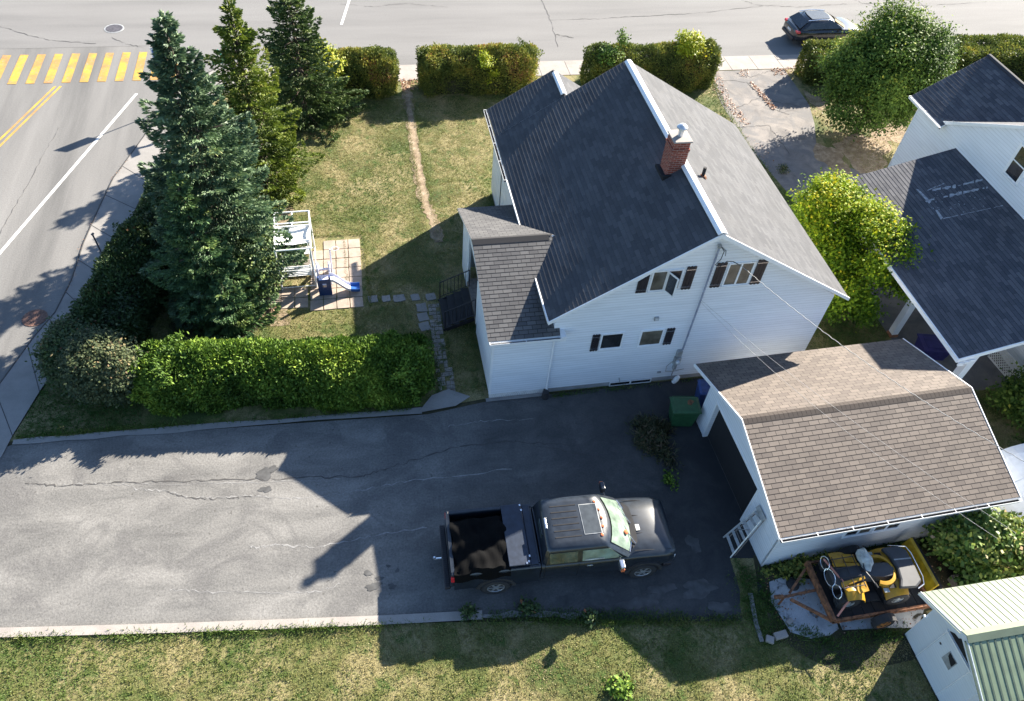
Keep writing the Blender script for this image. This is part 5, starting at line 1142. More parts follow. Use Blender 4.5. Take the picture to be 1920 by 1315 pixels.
for s_ in (-1, 1):
    for k, (x0, x1, t0, t1, mt_) in enumerate(((1.45, 2.22, 1.42, 2.20, 'carglass'), (2.36, 3.50, 2.34, 3.10, 'screen' if s_ < 0 else 'carglass'))):
        g = MB(); g.prism([(x0, s_*.952, 1.40), (x1, s_*.952, 1.40), (t1, s_*.845, 1.80), (t0, s_*.845, 1.80)], (0, s_*.004, .001)); wnd = g.build('side_window', M[mt_], cabn)
        if k and s_ < 0: MB().prism([(x0+.06, -.960, 1.42), (x0+.62, -.960, 1.42), (x0+.62, -.945, 1.47), (x0+.06, -.945, 1.47)], (0, -.003, 0)).build('sill_reflection', M['bag'], wnd)
    dl = MB()
    for x in (1.34, 2.29, 3.62): dl.box(x-.006, x+.006, s_*.984-.004, s_*.984+.004, .62, 1.28)
    dl.build('door_seam', M['dark'], bd)
    for x in (1.95, 2.62): MB().box(x-.1, x+.06, s_*.99-.015, s_*.99+.015, 1.14, 1.18).build('door_handle', M['chrome'] if x > 2.4 else M['truckpaint'], bd, bevel=.008)
    m_ = MB(); m_.tube([(3.42, s_*.93, 1.42), (3.40, s_*1.10, 1.47)], .025, 6); mo = m_.build('mirror', M['truckpaint'], cabn)
    MB().box(3.32, 3.46, s_*1.24-.14, s_*1.24+.12, 1.38, 1.62).build('mirror_housing', M['chrome'] if s_ < 0 else M['truckpaint'], mo, bevel=.03)
    MB().box(3.34, 3.44, s_*1.39-.02, s_*1.39+.02, 1.42, 1.55).build('mirror_lamp', M['amber'], mo, bevel=.01)
    hlp = MB().box(4.98, 5.14, s_*.80-.11, s_*.80+.11, .92, 1.08).build('headlight', M['lens'], bd, bevel=.03)
    for xw in (0, 4.27):
        wheel(TK, xw, s_*.90, .405, .26, 'alloy', s_)
        a = MB(); rg = []
        for k in range(13):
            an = PI*k/12; c_, s2 = math.cos(an), math.sin(an)
            rg.append([Vector((xw+c_*.47, s_*.90, .45+s2*.47)), Vector((xw+c_*.56, s_*.95, .45+s2*.54)), Vector((xw+c_*.55, s_*1.03, .45+s2*.53)), Vector((xw+c_*.46, s_*1.03, .45+s2*.46))])
        a.loft(rg); a.build('wheel_arch', M['rub'], TK, smooth=True)
        MB().tube([(xw, s_*.60, .46), (xw, s_*.985, .46)], .46, 24).build('wheel_well', M['dark'], TK)
rw = MB(); rw.box(1.30, 1.32, -.25, .25, 1.45, 1.8); rw.build('rear_window', M['carglass'], cabn)
MB().box(1.40, 1.46, -.16, .16, 1.935, 1.97).build('brake_lamp', M['chrome'], cabn, bevel=.01)
b = MB(); b.loft([[Vector((5.30-.22*y*y, y, zz)) if k < 2 else Vector((5.02-.22*y*y, y, zz)) for k, zz in enumerate((.48, .70, .70, .48))] for y in (-.97, -.8, -.5, -.2, .2, .5, .8, .97)]); b.box(5.08, 5.215, -.55, .55, .74, 1.10); b.build('front_bumper', M['blk'], TK, bevel=.05)
# bed
b = MB()
for s_ in (1, -1): b.prism([(-1.16, s_*.99, .50), (-1.16, s_*1.0, 1.36), (-1.16, s_*.97, 1.40), (-1.16, s_*.88, 1.40), (-1.16, s_*.86, 1.36), (-1.16, s_*.86, .5)], (2.36, 0, 0))
b.box(1.12, 1.20, -.858, .858, .5, 1.395); b.box(-1.15, 1.118, -.857, .857, .72, .78)
bed = b.build('bed', M['truckpaint'], TK, bevel=.012)
MB().box(-1.25, -1.165, -.98, .98, .70, 1.40).build('tailgate', M['truckpaint'], TK, bevel=.02)
tr_ = MB(); tr_.box(-1.255, -1.16, -.90, .90, 1.402, 1.412); tr_.box(-1.10, 1.10, .885, .965, 1.402, 1.412); tr_.box(-1.10, 1.10, -.965, -.885, 1.402, 1.412); tr_.build('bed_rail', M['truckpaint'], bed)
rbp = MB(); rbp.box(-1.42, -1.26, -.97, .97, .52, .66); rb_ = rbp.build('rear_bumper', M['blk'], TK, bevel=.03)
kn = MB()
for i in range(30): kn.box(-1.40, -1.30, -.93+.063*i, -.90+.063*i, .661, .665)
kn.build('bumper_tread', M['rub'], rb_)
hb = MB(); hb.tube([(-1.44, 0, .5), (-1.66, 0, .5)], .03, 8); hb.lathe([(.02, .52), (.045, .56), (.03, .61)], 12, Matrix.Translation((-1.64, 0, 0))); hb.build('tow_hitch', M['chrome'], rb_)
for s_ in (-1, 1): MB().box(-1.262, -1.12, s_*.975-.035, s_*.975+.03, 1.02, 1.30).build('tail_light', M['redlens'], TK, bevel=.015)
# folded tonneau cover panels
tn = MB(); tn.box(.34, .92, -.93, .93, 1.44, 1.475); tn.box(.32, .90, -.94, .94, 1.48, 1.515); tn.box(.93, 1.14, -.92, .92, 1.415, 1.45)
tno = tn.build('tonneau_cover', M['bluegloss'], TK, bevel=.012)
cl_ = MB()
for x, y in ((.86, .88), (.86, -.86), (.80, -.90), (.88, .72), (.9, -.7)): cl_.box(x-.012, x+.03, y-.03, y+.03, 1.517, 1.535)
cl_.build('clamp', M['chrome'], tno)
# made-up black heap in the bed, whose real load is blacked out
b = MB(); rings = []
nx, ny = 22, 26; gv = []
for i in range(nx+1):
    for j in range(ny+1):
        x = -1.15+1.54*i/nx; y = -1.06+1.86*j/ny
        e = min(i, nx-i)/nx*2; z = 1.445+.07*min(1, 3.2*e)+.05*math.sin(5*x+3*y)+.04*math.sin(11*y-4*x)+.025*math.sin(19*x+7*y)
        if j < 2: z = 1.13 if j == 0 else 1.43
        if j > ny-3: z = min(z, 1.42-.08*(j-ny+3))
        x += .03*math.sin(9*y+1); y += .03*math.sin(8*x); gv.append((x, y, z))
fs = [(i*(ny+1)+j, i*(ny+1)+j+1, (i+1)*(ny+1)+j+1, (i+1)*(ny+1)+j) for i in range(nx) for j in range(ny)]
b.add(gv, fs); tp = b.build('bed_filler', M['filler'], None, smooth=True, fix=False); tp.location = TK.location; tp.rotation_euler = TK.rotation_euler
tag(tp, 'matt black tarp made up to cover the blacked-out truck bed', 'filler')

CR = thing('parked_car', 'black hatchback with red tail lights parked on the street behind the round tree', 'car', (26.35, 40.15, 0), math.radians(1.0))
def csect(x, hw, zt, zb=.30, hwt=None): return sect(x, hw, zt, zb, sh=.12, crown=.02, hwt=hwt)
b = MB(); b.loft([csect(-.95, .70, .86, .36, .6), csect(-.85, .84, .98, .32), csect(-.55, .91, 1.03), csect(.6, .93, 1.02), csect(1.9, .93, .99), csect(2.7, .91, .95), csect(3.25, .86, .86), csect(3.5, .72, .70, .34, .6)])
cbd = b.build('body', M['carpaint'], CR, smooth=True)
b = MB(); b.loft([gring(1.0, -.78, 2.35, .86, .25, .12), gring(1.2, -.56, 1.95, .80, .22, .12), gring(1.42, -.20, 1.45, .68, .18, .1), gring(1.48, -.02, 1.3, .60, .14, .1), gring(1.50, .15, 1.1, .45, .1, .1)])
cc_ = b.build('cabin', M['carpaint'], CR, smooth=True)
g = MB(); g.prism([(-.02, -.52, 1.506), (1.12, -.52, 1.506), (1.22, 0, 1.508), (1.12, .52, 1.506), (-.02, .52, 1.506), (-.08, 0, 1.508)], (0, 0, .006)); g.build('glass_roof', M['roofglass'], cc_)
g = MB(); band(g, [(-.72, y*.74, 1.05) for y in (-1, -.5, 0, .5, 1)], [(-.27, y*.62, 1.39) for y in (-1, -.5, 0, .5, 1)], (-.03, 0, .015)); g.build('rear_window', M['glass'], cc_)
g = MB(); band(g, [(2.28-.2*y*y, y*.76, 1.04) for y in (-1, -.5, 0, .5, 1)], [(1.55-.16*y*y, y*.64, 1.40) for y in (-1, -.5, 0, .5, 1)], (.03, 0, .015)); g.build('windscreen', M['glass'], cc_)
for s_ in (-1, 1):
    g = MB(); g.prism([(-.45, s_*.855, 1.06), (1.95, s_*.855, 1.06), (1.4, s_*.715, 1.37), (-.1, s_*.715, 1.37)], (0, s_*.012, .004)); g.build('side_window', M['glass'], cc_)
    g = MB(); g.tube([(-.3, s_*.62, 1.46), (.5, s_*.64, 1.525), (1.35, s_*.63, 1.46)], .02, 6); g.build('roof_rail', M['chrome'], cc_)
    t = MB(); t.box(-.93, -.70, s_*.74-.17, s_*.74+.13, .82, .96); t.build('tail_light', M['redlens'], cbd, bevel=.04)
    for xw in (0.0, 2.65): wheel(CR, xw, s_*.82, .33, .22, 'alloy', s_); MB().tube([(xw, s_*.6, .35), (xw, s_*.935, .35)], .375, 22).build('wheel_well', M['dark'], CR)
    MB().box(1.75, 1.9, s_*1.0-.1, s_*1.0+.08, 1.0, 1.12).build('wing_mirror', M['carpaint'], cbd, bevel=.03)
MB().box(-.965, -.93, -.2, .2, .66, .78).build('number_plate', M['lens'], cbd)
MB().box(-1.0, -.86, -.72, .72, .34, .52).build('rear_bumper', M['blk'], CR, bevel=.04)

# ================================================================== TRAILER, QUAD, PLOW
TR = thing('utility_trailer', 'rusty small utility trailer beside the garage, orange wheel rim', 'trailer', (13.3, 7.5, 0))
b = MB(); b.beam((-1.5, -.92, .52), (-1.5, .85, .52), .10, .22); b.build('front_beam', M['rust'], TR)
b = MB(); b.beam((-1.5, -.92, .56), (1.6, -.92, .56), .06, .05); b.beam((-1.5, -.92, .42), (1.6, -.92, .42), .07, .06)
for x in (-1.3, -.4, .5, 1.5): b.beam((x, -.92, .4), (x, -.92, .58), .04, .05)
b.beam((-1.5, .85, .46), (1.6, .85, .46), .06, .10); b.beam((1.6, -.92, .46), (1.6, .85, .46), .08, .12); b.build('side_rail', M['rust'], TR)
b = MB()
for i in range(9): b.box(-1.44+.34*i, -1.12+.34*i, -.88, .80, .36, .39)
b.build('deck', M['rub'], TR)
b = MB(); b.beam((-1.5, -.86, .42), (-2.4, -.1, .42), .07, .08); b.beam((-1.5, .05, .42), (-2.72, -.02, .44), .06, .08); b.beam((-1.55, .72, .45), (-2.35, .08, .43), .07, .08); b.build('drawbar', M['rust'], TR)
b = MB(); b.tube([(-2.6, 0, .46), (-2.85, .02, .46)], .06, 8); b.tube([(-2.62, -.06, .05), (-2.62, -.06, .5)], .03, 8); b.build('coupler', M['rust'], TR)
for s_, y in ((-1, -1.10), (1, 1.0)):
    wheel(TR, .02, y, .31, .18, 'orange', s_, spokes=5, rimr=.66)
    a = MB(); rg = []
    for k in range(9):
        an = PI*(.05+.9*k/8); rg.append([Vector((.02+math.cos(an)*.37, y-.12, .33+math.sin(an)*.37)), Vector((.02+math.cos(an)*.37, y+.10, .33+math.sin(an)*.37)), Vector((.02+math.cos(an)*.36, y+.10, .33+math.sin(an)*.36)), Vector((.02+math.cos(an)*.36, y-.12, .33+math.sin(an)*.36))])
    a.loft(rg); a.build('mudguard', M['rub'], TR)
b = MB(); b.tube([(-1.38, -.84, .62), (-.92, -.48, 1.12), (-1.05, -.30, 1.22), (-1.32, .62, 1.16)], .028, 6); b.build('tie_strap', M['rustpink'], TR)
QDS = 1.10
QD = thing('quad_bike', 'yellow and black quad bike strapped on the rusty trailer', 'quad bike', (13.12, 7.52, .39), math.radians(-3)); QD.scale = (QDS, QDS*1.08, QDS)
for s_ in (-1, 1):
    wheel(QD, -.68, s_*.46, .30, .22, 'meter', s_, knob=20, rimr=.5, spokes=4); wheel(QD, .66, s_*.46, .31, .26, 'meter', s_, knob=20, rimr=.5, spokes=4)
def plate(mb, pts, th=.02): mb.prism(pts, (0, 0, -th))
b = MB(); b.loft([[Vector((x, y*wd, z+zz)) for y, zz in ((-1, 0), (-.85, .07), (0, .11), (.85, .07), (1, 0), (.8, -.18), (-.8, -.18))] for x, wd, z in ((-1.02, .20, .50), (-.85, .28, .62), (-.5, .26, .74), (-.2, .20, .76), (.1, .17, .66), (.5, .20, .64), (.95, .28, .60))])
b.build('frame_cover', M['seat'], QD, smooth=True)
b = MB(); b.loft([[Vector((x, y*wd, z+zz)) for y, zz in ((-1, 0), (-.8, .08), (0, .12), (.8, .08), (1, 0), (.7, -.1), (-.7, -.1))] for x, wd, z in ((-.12, .10, .74), (.0, .18, .76), (.25, .22, .74), (.5, .20, .76), (.58, .1, .76))]); b.build('seat', M['seat'], QD, smooth=True)
for s_ in (-1, 1):
    def fender(cx, r0, y0, y1, mat, a0, a1, nm, n=9):
        q_ = MB(); rg = []
        for k in range(n+1):
            an = a0+(a1-a0)*k/n; rr_ = r0
            rg.append([Vector((cx+math.cos(an)*rr_, s_*y0, .30+math.sin(an)*rr_+.06)), Vector((cx+math.cos(an)*rr_, s_*(y0+y1)/2, .34+math.sin(an)*rr_+.05)), Vector((cx+math.cos(an)*rr_, s_*y1, .28+math.sin(an)*rr_)), Vector((cx+math.cos(an)*(rr_-.02), s_*y1, .28+math.sin(an)*(rr_-.02))), Vector((cx+math.cos(an)*(rr_-.02), s_*y0, .34+math.sin(an)*(rr_-.02)))])
        q_.loft(rg); return q_.build(nm, M[mat], QD, smooth=True)
    f1 = fender(-.66, .40, .24, .60, 'atvy', .10*PI, .66*PI, 'front_fender')
    f2 = fender(.66, .42, .24, .60, 'atvy', .40*PI, .88*PI, 'rear_fender')
    MB().box(.30, .48, s_*.40-.05, s_*.40+.05, .775, .785).build('fender_vent', M['dark'], f2)
    MB().box(.16, .30, s_*.46-.05, s_*.46+.05, .70, .72).build('decal', M['bag'], f2)
    MB().box(-.18, .22, s_*.42-.10, s_*.42+.10, .24, .27).build('footrest', M['rub'], QD)
b = MB(); b.loft([[Vector((.24+.32*math.cos(a)*k, .30*math.sin(a)*k2, .865+dz)) for k, k2, dz in ((1, 1, 0), (1.22, 1.28, -.02), (1.24, 1.34, -.10), (1, 1, -.06))] for a in [PI*(-.66+1.32*i/18) for i in range(19)]]); b.build('seat_surround', M['atvy'], QD, smooth=True)
b = MB()
for s_ in (-1, 1): b.prism([(-.92, s_*.20, .80), (-.30, s_*.13, .90), (-.30, s_*.20, .89), (-.92, s_*.30, .77)], (0, 0, -.03)); b.prism([(-.62, s_*.30, .80), (-.30, s_*.24, .84), (-.28, s_*.46, .80), (-.55, s_*.50, .78)], (0, 0, -.03))
b.build('front_cowl_stripe', M['atvy'], QD)
b = MB()
for y in (-.36, -.12, .12, .36): b.tube([(-.95, y, .84), (-.38, y, .93)], .011, 5)
for x in (-.92, -.65, -.4): b.tube([(x, -.42, .84+.15*(x+.95)), (x, .42, .84+.15*(x+.95))], .013, 5)
b.build('front_rack', M['blk'], QD)
b = MB()
for yc, hw_, hx in ((0, .22, .06), (-.36, .17, .045), (.36, .17, .045)):
    b.tube([(-1.10+hx*(1.4 if math.cos(a) > 0 else .8)*math.cos(a)+.10*abs(yc), yc+hw_*math.sin(a), .66+.13*math.cos(a)) for a in [2*PI*i/12 for i in range(13)]], .012, 6, caps=False)
b.build('front_bumper', M['chrome'], QD)
b = MB(); b.prism([(.60, -.30, .80), (.66, 0, .80), (.60, .30, .80), (.48, .50, .80), (.95, .52, .80), (1.14, .40, .80), (1.16, 0, .80), (1.14, -.40, .80), (.95, -.52, .80), (.48, -.50, .80)], (0, 0, .13)); bx_ = b.build('rear_box', M['seat'], QD, bevel=.045)
MB().prism([(.66, .16, .932), (.66, .19, .932), (1.14, .19, .932), (1.14, .16, .932)], (0, 0, .004)).build('box_seam', M['meter'], bx_)
b = MB(); b.tube([(.95, -.56, .90), (1.14, -.48, .93), (1.20, -.3, .94), (1.20, .3, .94), (1.14, .48, .93), (.70, .56, .90)], .014, 6); b.build('rear_rack', M['chrome'], QD)
b = MB(); b.tube([(-.16, .40, .98), (-.22, .2, .99), (-.26, 0, .94), (-.22, -.2, .99), (-.16, -.40, .98)], .016, 6); b.tube([(-.26, 0, .94), (-.34, 0, .74)], .03, 6); b.build('handlebar', M['blk'], QD)
for s_ in (-1, 1): MB().tube([(-.16, s_*.36, .98), (-.14, s_*.48, .98)], .022, 8).build('grip', M['rub'], QD)
b = MB(); rs_ = random.Random(5); rings = []
for z, r_ in ((.80, .05), (.86, .17), (.95, .20), (1.03, .15), (1.10, .05)):
    rings.append([Vector((-.12+r_*math.cos(2*PI*k/12)*rs_.uniform(.75, 1.15), .27+r_*1.5*math.sin(2*PI*k/12)*rs_.uniform(.8, 1.15), z+rs_.uniform(-.02, .02))) for k in range(12)])
b.loft(rings); pb = b.build('plastic_bag', M['bag'], None); pb.location = QD.location; pb.rotation_euler = QD.rotation_euler; pb.scale = QD.scale
tag(pb, 'crumpled translucent plastic bag over the quad bike handlebar', 'plastic bag')
b = MB(); rg = []
for y in (6.95, 7.3, 7.7, 8.1, 8.45): rg.append([Vector((x_, y, z_)) for x_, z_ in ((15.12, .05), (15.02, .3), (14.96, .6), (15.04, .92), (15.12, .94), (15.06, .6), (15.12, .3), (15.22, .05))])
b.loft(rg); pl = b.build('snow_plow_blade', M['plowy'], None, smooth=True); tag(pl, 'yellow curved snow plow blade standing on edge behind the quad bike', 'plow blade')
MB().box(15.16, 15.26, 6.9, 8.5, .0, .85).build('backing_frame', M['dark'], pl)
# slab under the trailer and loose blocks
for pts, lb in ((pp([(1442, 1092), (1446, 1130), (1470, 1166), (1482, 1186), (1520, 1198), (1556, 1192), (1572, 1180), (1552, 1120), (1528, 1088), (1470, 1082)]), 'broken concrete slab in front of the trailer'), (pp([(1560, 1140), (1580, 1182), (1660, 1178), (1720, 1178), (1740, 1120), (1650, 1090)]), 'slab')):
    o = MB().prism([(p.x, p.y, .03) for p in pts], (0, 0, -.05)).build('concrete_slab', M['concslab']); o['kind'] = 'structure'
for (px, py), rz, sz, lb in (((1480, 1166), .4, (.20, .14, .10), 'small pale concrete block lying on the broken slab by the trailer'), ((1463, 1192), .1, (.38, .20, .12), 'larger pale concrete block in the grass edge below the slab'), ((1443, 1200), -.5, (.22, .20, .10), 'leftmost pale concrete block, next to the larger one in the grass')):
    p = P(px, py, .05); o = MB().box(-sz[0]/2, sz[0]/2, -sz[1]/2, sz[1]/2, 0, sz[2]).build('concrete_block', M['conc_b'], bevel=.012); o.location = (p.x, p.y, .02); o.rotation_euler = (0, 0, rz); tag(o, lb, 'concrete block', 'loose blocks around the broken slab')
p = P(1500, 1072); o = MB().lathe([(.16, 0), (.2, .06), (.17, .16), (.08, .2)], 14).build('scrap_tub', M['rub']); o.location = (11.35, 7.95, 0); tag(o, 'black tub by the garage wall left of the trailer', 'tub')
o = MB().box(-.13, .13, -.07, .07, 0, .09).build('scrap_box', M['orange'], bevel=.02); o.location = (11.62, 8.3, .02); tag(o, 'small orange box in the weeds at the garage wall', 'box')
RB = thing('raised_bed', 'dark timber raised bed frame under the vine behind the shed', 'planter', (17.0, 6.95, 0))
b = MB()
for a_, b_ in (((-.8, -.45), (.9, -.45)), ((-.8, .45), (.9, .45)), ((-.8, -.45), (-.8, .45)), ((.9, -.45), (.9, .45)), ((.1, -.45), (.1, .45))): b.beam((*a_, .12), (*b_, .12), .05, .24)
b.build('frame', M['wood'], RB); MB().box(-.77, .87, -.42, .42, .02, .10).build('soil_fill', M['soil'], RB)

# ================================================================== SMALL THINGS
def wheelie(name, label, loc, rz, mat, w=.62, d=.58, h=.96):
    T = thing(name, label, 'bin', loc, rz)
    b = MB(); b.loft([[Vector((x*w/2*k, y*d/2*k, z)) for x, y in ((-1, -1), (1, -1), (1, 1), (-1, 1))] for k, z in ((.78, .06), (.96, h*.86), (1.0, h*.9), (1.03, h*.92))]); b.build('body', M[mat], T, bevel=.02)
    b = MB(); b.loft([[Vector((x*w/2*k, y*d/2*k, z)) for x, y in ((-1, -1), (1, -1), (1, 1), (-1, 1))] for k, z in ((1.07, h*.925), (1.07, h*.96), (.85, h*1.01))]); l_ = b.build('lid', M[mat], T, bevel=.02)
    MB().tube([(-w*.42, d*.56, h*.95), (w*.42, d*.56, h*.95)], .018, 8).build('handle', M[mat], T)
    for s_ in (-1, 1): MB().tube([(s_*w*.40-.025, d*.36, .09), (s_*w*.40+.025, d*.36, .09)], .09, 14).build('wheel', M['rub'], T)
    return T
wb_ = wheelie('wheeled_bin', 'green wheeled bin with reddish smear on its lid, against the garage corner', (9.93, 14.12, 0), math.radians(-8), 'greenbin', .92, .66, .98)
MB().prism([(.05, .0, .992), (.16, -.06, .992), (.22, .02, .992), (.3, .12, .992), (.18, .2, .992), (.08, .14, .992)], (0, 0, .004)).build('lid_smear', M['rust'], wb_)
wheelie('wheeled_bin', 'blue wheeled bin tucked behind the green one beside the garage', (10.95, 14.75, 0), math.radians(-12), 'bluebin', .6, .6, .98)
SB = thing('storage_bin', 'violet-blue lidded storage bin on the ground under the carport edge', 'storage bin', (20.6, 15.95, 0), math.radians(-12))
b = MB(); b.loft([[Vector((x*.52*k, y*.42*k, z)) for x, y in ((-1, -1), (1, -1), (1, 1), (-1, 1))] for k, z in ((.84, 0), (.97, .52))]); b.build('tub', M['purplebin'], SB, bevel=.02)
b = MB(); b.box(-.56, .56, -.45, .45, .53, .58); b.box(-.40, .40, -.30, .30, .581, .61); b.build('lid', M['purplebin'], SB, bevel=.02)
# ladder
LD = thing('step_ladder', 'weathered aluminium stepladder leaning on the garage wall by the doorway', 'ladder', (9.88, 9.40, 0))
A0, A1, B0, B1 = Vector((0, .33, 0)), Vector((.70, .42, 1.38)), Vector((-.03, -.33, 0)), Vector((.72, .08, 1.52))
b = MB(); b.beam(A0, A1, .035, .07); b.beam(B0, B1, .035, .07); b.build('rail', M['alu'], LD)
b = MB()
for i in range(6):
    t = .1+.165*i; b.beam(A0.lerp(A1, t), B0.lerp(B1, t), .085, .025)
b.build('tread', M['alu'], LD)
b = MB(); off = Vector((.09, 0, -.07)); b.beam(A0+off+Vector((.05, -.03, .1)), A1+off, .02, .04); b.beam(B0+off+Vector((.05, .03, .1)), B1+off, .02, .04)
b.beam(A0.lerp(A1, .3)+off, B0.lerp(B1, .3)+off, .02, .02); b.build('rear_leg', M['wood'], LD)
b = MB(); b.box(-.02, .14, -.21, .25, 0, .03, M=Matrix.Translation((.66, .2, 1.44)) @ Matrix.Rotation(-1.1, 4, 'Y')); b.build('top_cap', M['meter'], LD)
MB().beam(A0.lerp(A1, .35)+Vector((-.04, -.08, .06)), B0.lerp(B1, .62)+Vector((-.06, .05, .08)), .03, .012).build('spreader', M['chrome'], LD)
# lawn swing
SW = thing('lawn_swing', 'white metal two-seat lawn swing with canopy frame standing on the patio', 'lawn swing', (-2.68, 23.15, 0), math.radians(1))
hw, hd, ht = .64, 1.08, 1.95
b = MB()
for s_ in (-1, 1):
    for t_ in (-1, 1): b.tube([(s_*hw, t_*hd, 0), (s_*hw*.96, t_*hd, ht)], .034, 8)
b.build('post', M['wmetal'], SW)
b = MB(); z = ht
for y in (-hd, -.62, .25, .42, hd): b.tube([(-hw, y, z+.02), (hw, y, z+.02)], .03, 8)
for x in (-hw, 0, hw): b.tube([(x, -hd if x else .25, z), (x, hd, z)], .03, 8)
for x in (-hw, hw): b.tube([(x, -hd, .12), (x, hd, .12)], .02, 8)
for y in (-hd, hd): b.tube([(-hw, y, .12), (hw, y, .12)], .02, 8); b.tube([(-hw, y, .95), (hw, y, .95)], .016, 8)
b.build('frame', M['wmetal'], SW)
b = MB(); n_ = 10; rg = []
for i in range(n_+1):
    y = -.70+1.0*i/n_; zz = ht-.03-.10*math.sin(PI*i/n_)
    rg.append([Vector((-hw*.98, y, zz)), Vector((0, y, zz-.05)), Vector((hw*.98, y, zz)), Vector((hw*.98, y, zz-.01)), Vector((0, y, zz-.06)), Vector((-hw*.98, y, zz-.01))])
b.loft(rg); b.build('canopy', M['fabric_w'], SW, smooth=True)
for s_ in (-1, 1):
    b = MB()
    for i in range(6): b.box(-.52, .52, s_*(.42+.075*i)-.028, s_*(.42+.075*i)+.028, .42, .44)
    for i in range(6): b.box(-.52, .52, s_*(.86+.012*i)-.01, s_*(.86+.012*i)+.01, .5+.09*i, .56+.09*i)
    for x in (-.5, .5): b.tube([(x, s_*.42, .41), (x, s_*.86, .41), (x, s_*.93, 1.05)], .016, 6); b.tube([(x, s_*.5, .42), (x, s_*.25, ht)], .012, 6)
    b.build('bench', M['wmetal'], SW)
b = MB(); b.box(-.5, .5, -.36, .36, .14, .16)
for i in range(7): b.box(-.5, .5, -.34+.11*i, -.27+.11*i, .161, .17)
b.build('footboard', M['wood'], SW)
# play slide
SL_ = thing('play_slide', 'navy and pale plastic toddler climbing frame with curved blue-white slide', 'slide', (-1.70, 21.75, 0))
b = MB(); z1 = .82
for k in range(1): 
    b.box(-.20, .22, -.17, -.13, .0, .30); b.box(-.20, .22, -.17, -.13, .62, z1); b.box(-.20, -.06, -.17, -.13, .30, .62); b.box(.08, .22, -.17, -.13, .30, .62); b.box(-.06, .08, -.17, -.13, .30, .42)
b.box(-.23, -.16, -.20, -.10, 0, .98); b.box(.18, .25, -.20, -.10, 0, .98); b.build('front_panel', M['slidenavy'], SL_, bevel=.012)
b = MB(); b.box(-.19, .21, -.13, .42, .50, .55); b.build('platform', M['slidelav'], SL_, bevel=.015)
b = MB()
for x in (-.22, .22): b.prism([(x-.03, .40, .0), (x-.03, .40, 1.05), (x-.03, .52, 1.12), (x-.03, 1.25, .30), (x-.03, 1.30, 0), (x-.03, 1.15, 0), (x-.03, 1.1, .22), (x-.03, .62, .72), (x-.03, .58, 0)], (.06, 0, 0))
b.build('side_frame', M['slidelav'], SL_, bevel=.012)
b = MB()
for i in range(5): b.box(-.19, .19, .48+.15*i, .54+.15*i, .74-.15*i, .79-.15*i)
b.build('step', M['slidelav'], SL_, bevel=.01)
path_ = [(.20, .72), (.34, .70), (.50, .56), (.66, .38), (.80, .24), (.95, .15), (1.12, .12), (1.28, .12)]
def chute(pth):
    rg = [[Vector((x, y, z+dz)) for y, dz in ((-.19, .12), (-.17, .13), (-.14, .02), (.14, .02), (.17, .13), (.19, .12), (.17, -.02), (-.17, -.02))] for x, z in pth]
    return MB().loft(rg)
chute(path_[:6]).build('chute', M['slidelav'], SL_, smooth=True); chute([(.94, .155), (1.12, .122), (1.28, .122)]).build('chute_end', M['slideblue'], SL_, smooth=True)
b = MB(); b.tube([(.27, 1.1, 0), (.30, 1.12, 1.18)], .03, 8); b.build('hoop_post', M['slidelav'], SL_)
MB().tube([(.50+.13*math.cos(a), 1.16+.11*math.sin(a), 1.16) for a in [2*PI*i/18 for i in range(19)]], .014, 6, caps=False).build('hoop', M['wmetal'], SL_)
dg = MB()
for i in range(11): dg.box(-4.75, -3.95, 20.92+.07*i, 20.95+.07*i, .03, .05)
dg.box(-4.78, -4.74, 20.9, 21.68, .0, .05); dg.box(-3.97, -3.93, 20.9, 21.68, .0, .05)
o = dg.build('slatted_grate', M['alu']); tag(o, 'flat slatted rack lying on brown soil left of the swing', 'rack')
# manhole, catch basin, stake, signs
MH = thing('manhole_cover', 'round dark manhole cover in the street beyond the crosswalk', 'manhole cover', (-12.19, 43.15, .004))
MB().lathe([(.50, .0), (.50, .012), (.43, .013)], 36).build('rim', M['meter'], MH)
b = MB().lathe([(.43, .0), (.43, .018), (.01, .018)], 36)
for i in range(-3, 4):
    w_ = math.sqrt(max(.01, .16-(i*.11)**2)); b.box(-w_, w_, i*.11-.02, i*.11+.02, .018, .024)
b.build('lid', M['iron'], MH)
CB = thing('catch_basin', 'rusty round drain grate in the street gutter at the left edge', 'drain', (-11.84, 21.6, .004), math.radians(10))
MB().lathe([(.42, 0), (.42, .014), (.36, .015)], 32).build('rim', M['rustiron'], CB); MB().lathe([(.36, 0), (.36, .005), (.01, .005)], 32).build('pit', M['dark'], CB)
b = MB()
for i in range(-5, 6):
    y = i*.062; w_ = math.sqrt(max(.001, .36**2-y*y))
    b.box(y-.016, y+.016, -w_, w_, .006, .018)
b.beam((-.3, -.15, .019), (.25, .24, .019), .03, .006); b.build('grate', M['rustiron'], CB)
o = MB().tube([(0, 0, 0), (-.06, .01, 1.42)], .03, 8).tube([(-.09, .01, 1.40), (-.01, .01, 1.46)], .04, 6).build('steel_stake', M['iron']); o.location = (-9.85, 24.3, 0); tag(o, 'thin dark steel stake leaning at the edge of the pavement', 'stake')
def signpost(label, x, y, h, rz=0):
    T = thing('street_sign', label, 'sign', (x, y, 0), rz); MB().tube([(0, 0, 0), (0, 0, h)], .028, 8).build('post', M['galv'], T); return T
T = signpost('street corner sign on a post hidden behind the tall spruce tip', -8.45, 35.2, 2.98, math.radians(-17)); MB().box(-.30, .30, -.045, -.03, 2.1, 2.95).build('sign_panel', M['wmetal'], T, bevel=.004); MB().box(-.24, .24, -.049, -.046, 2.2, 2.85).build('sign_face', M['bluesign'], T)
yb_ = P(478, 135)
T = signpost('fluorescent yellow-green school crossing sign seen between the two back spruces', yb_.x, yb_.y, 2.0, math.radians(0))
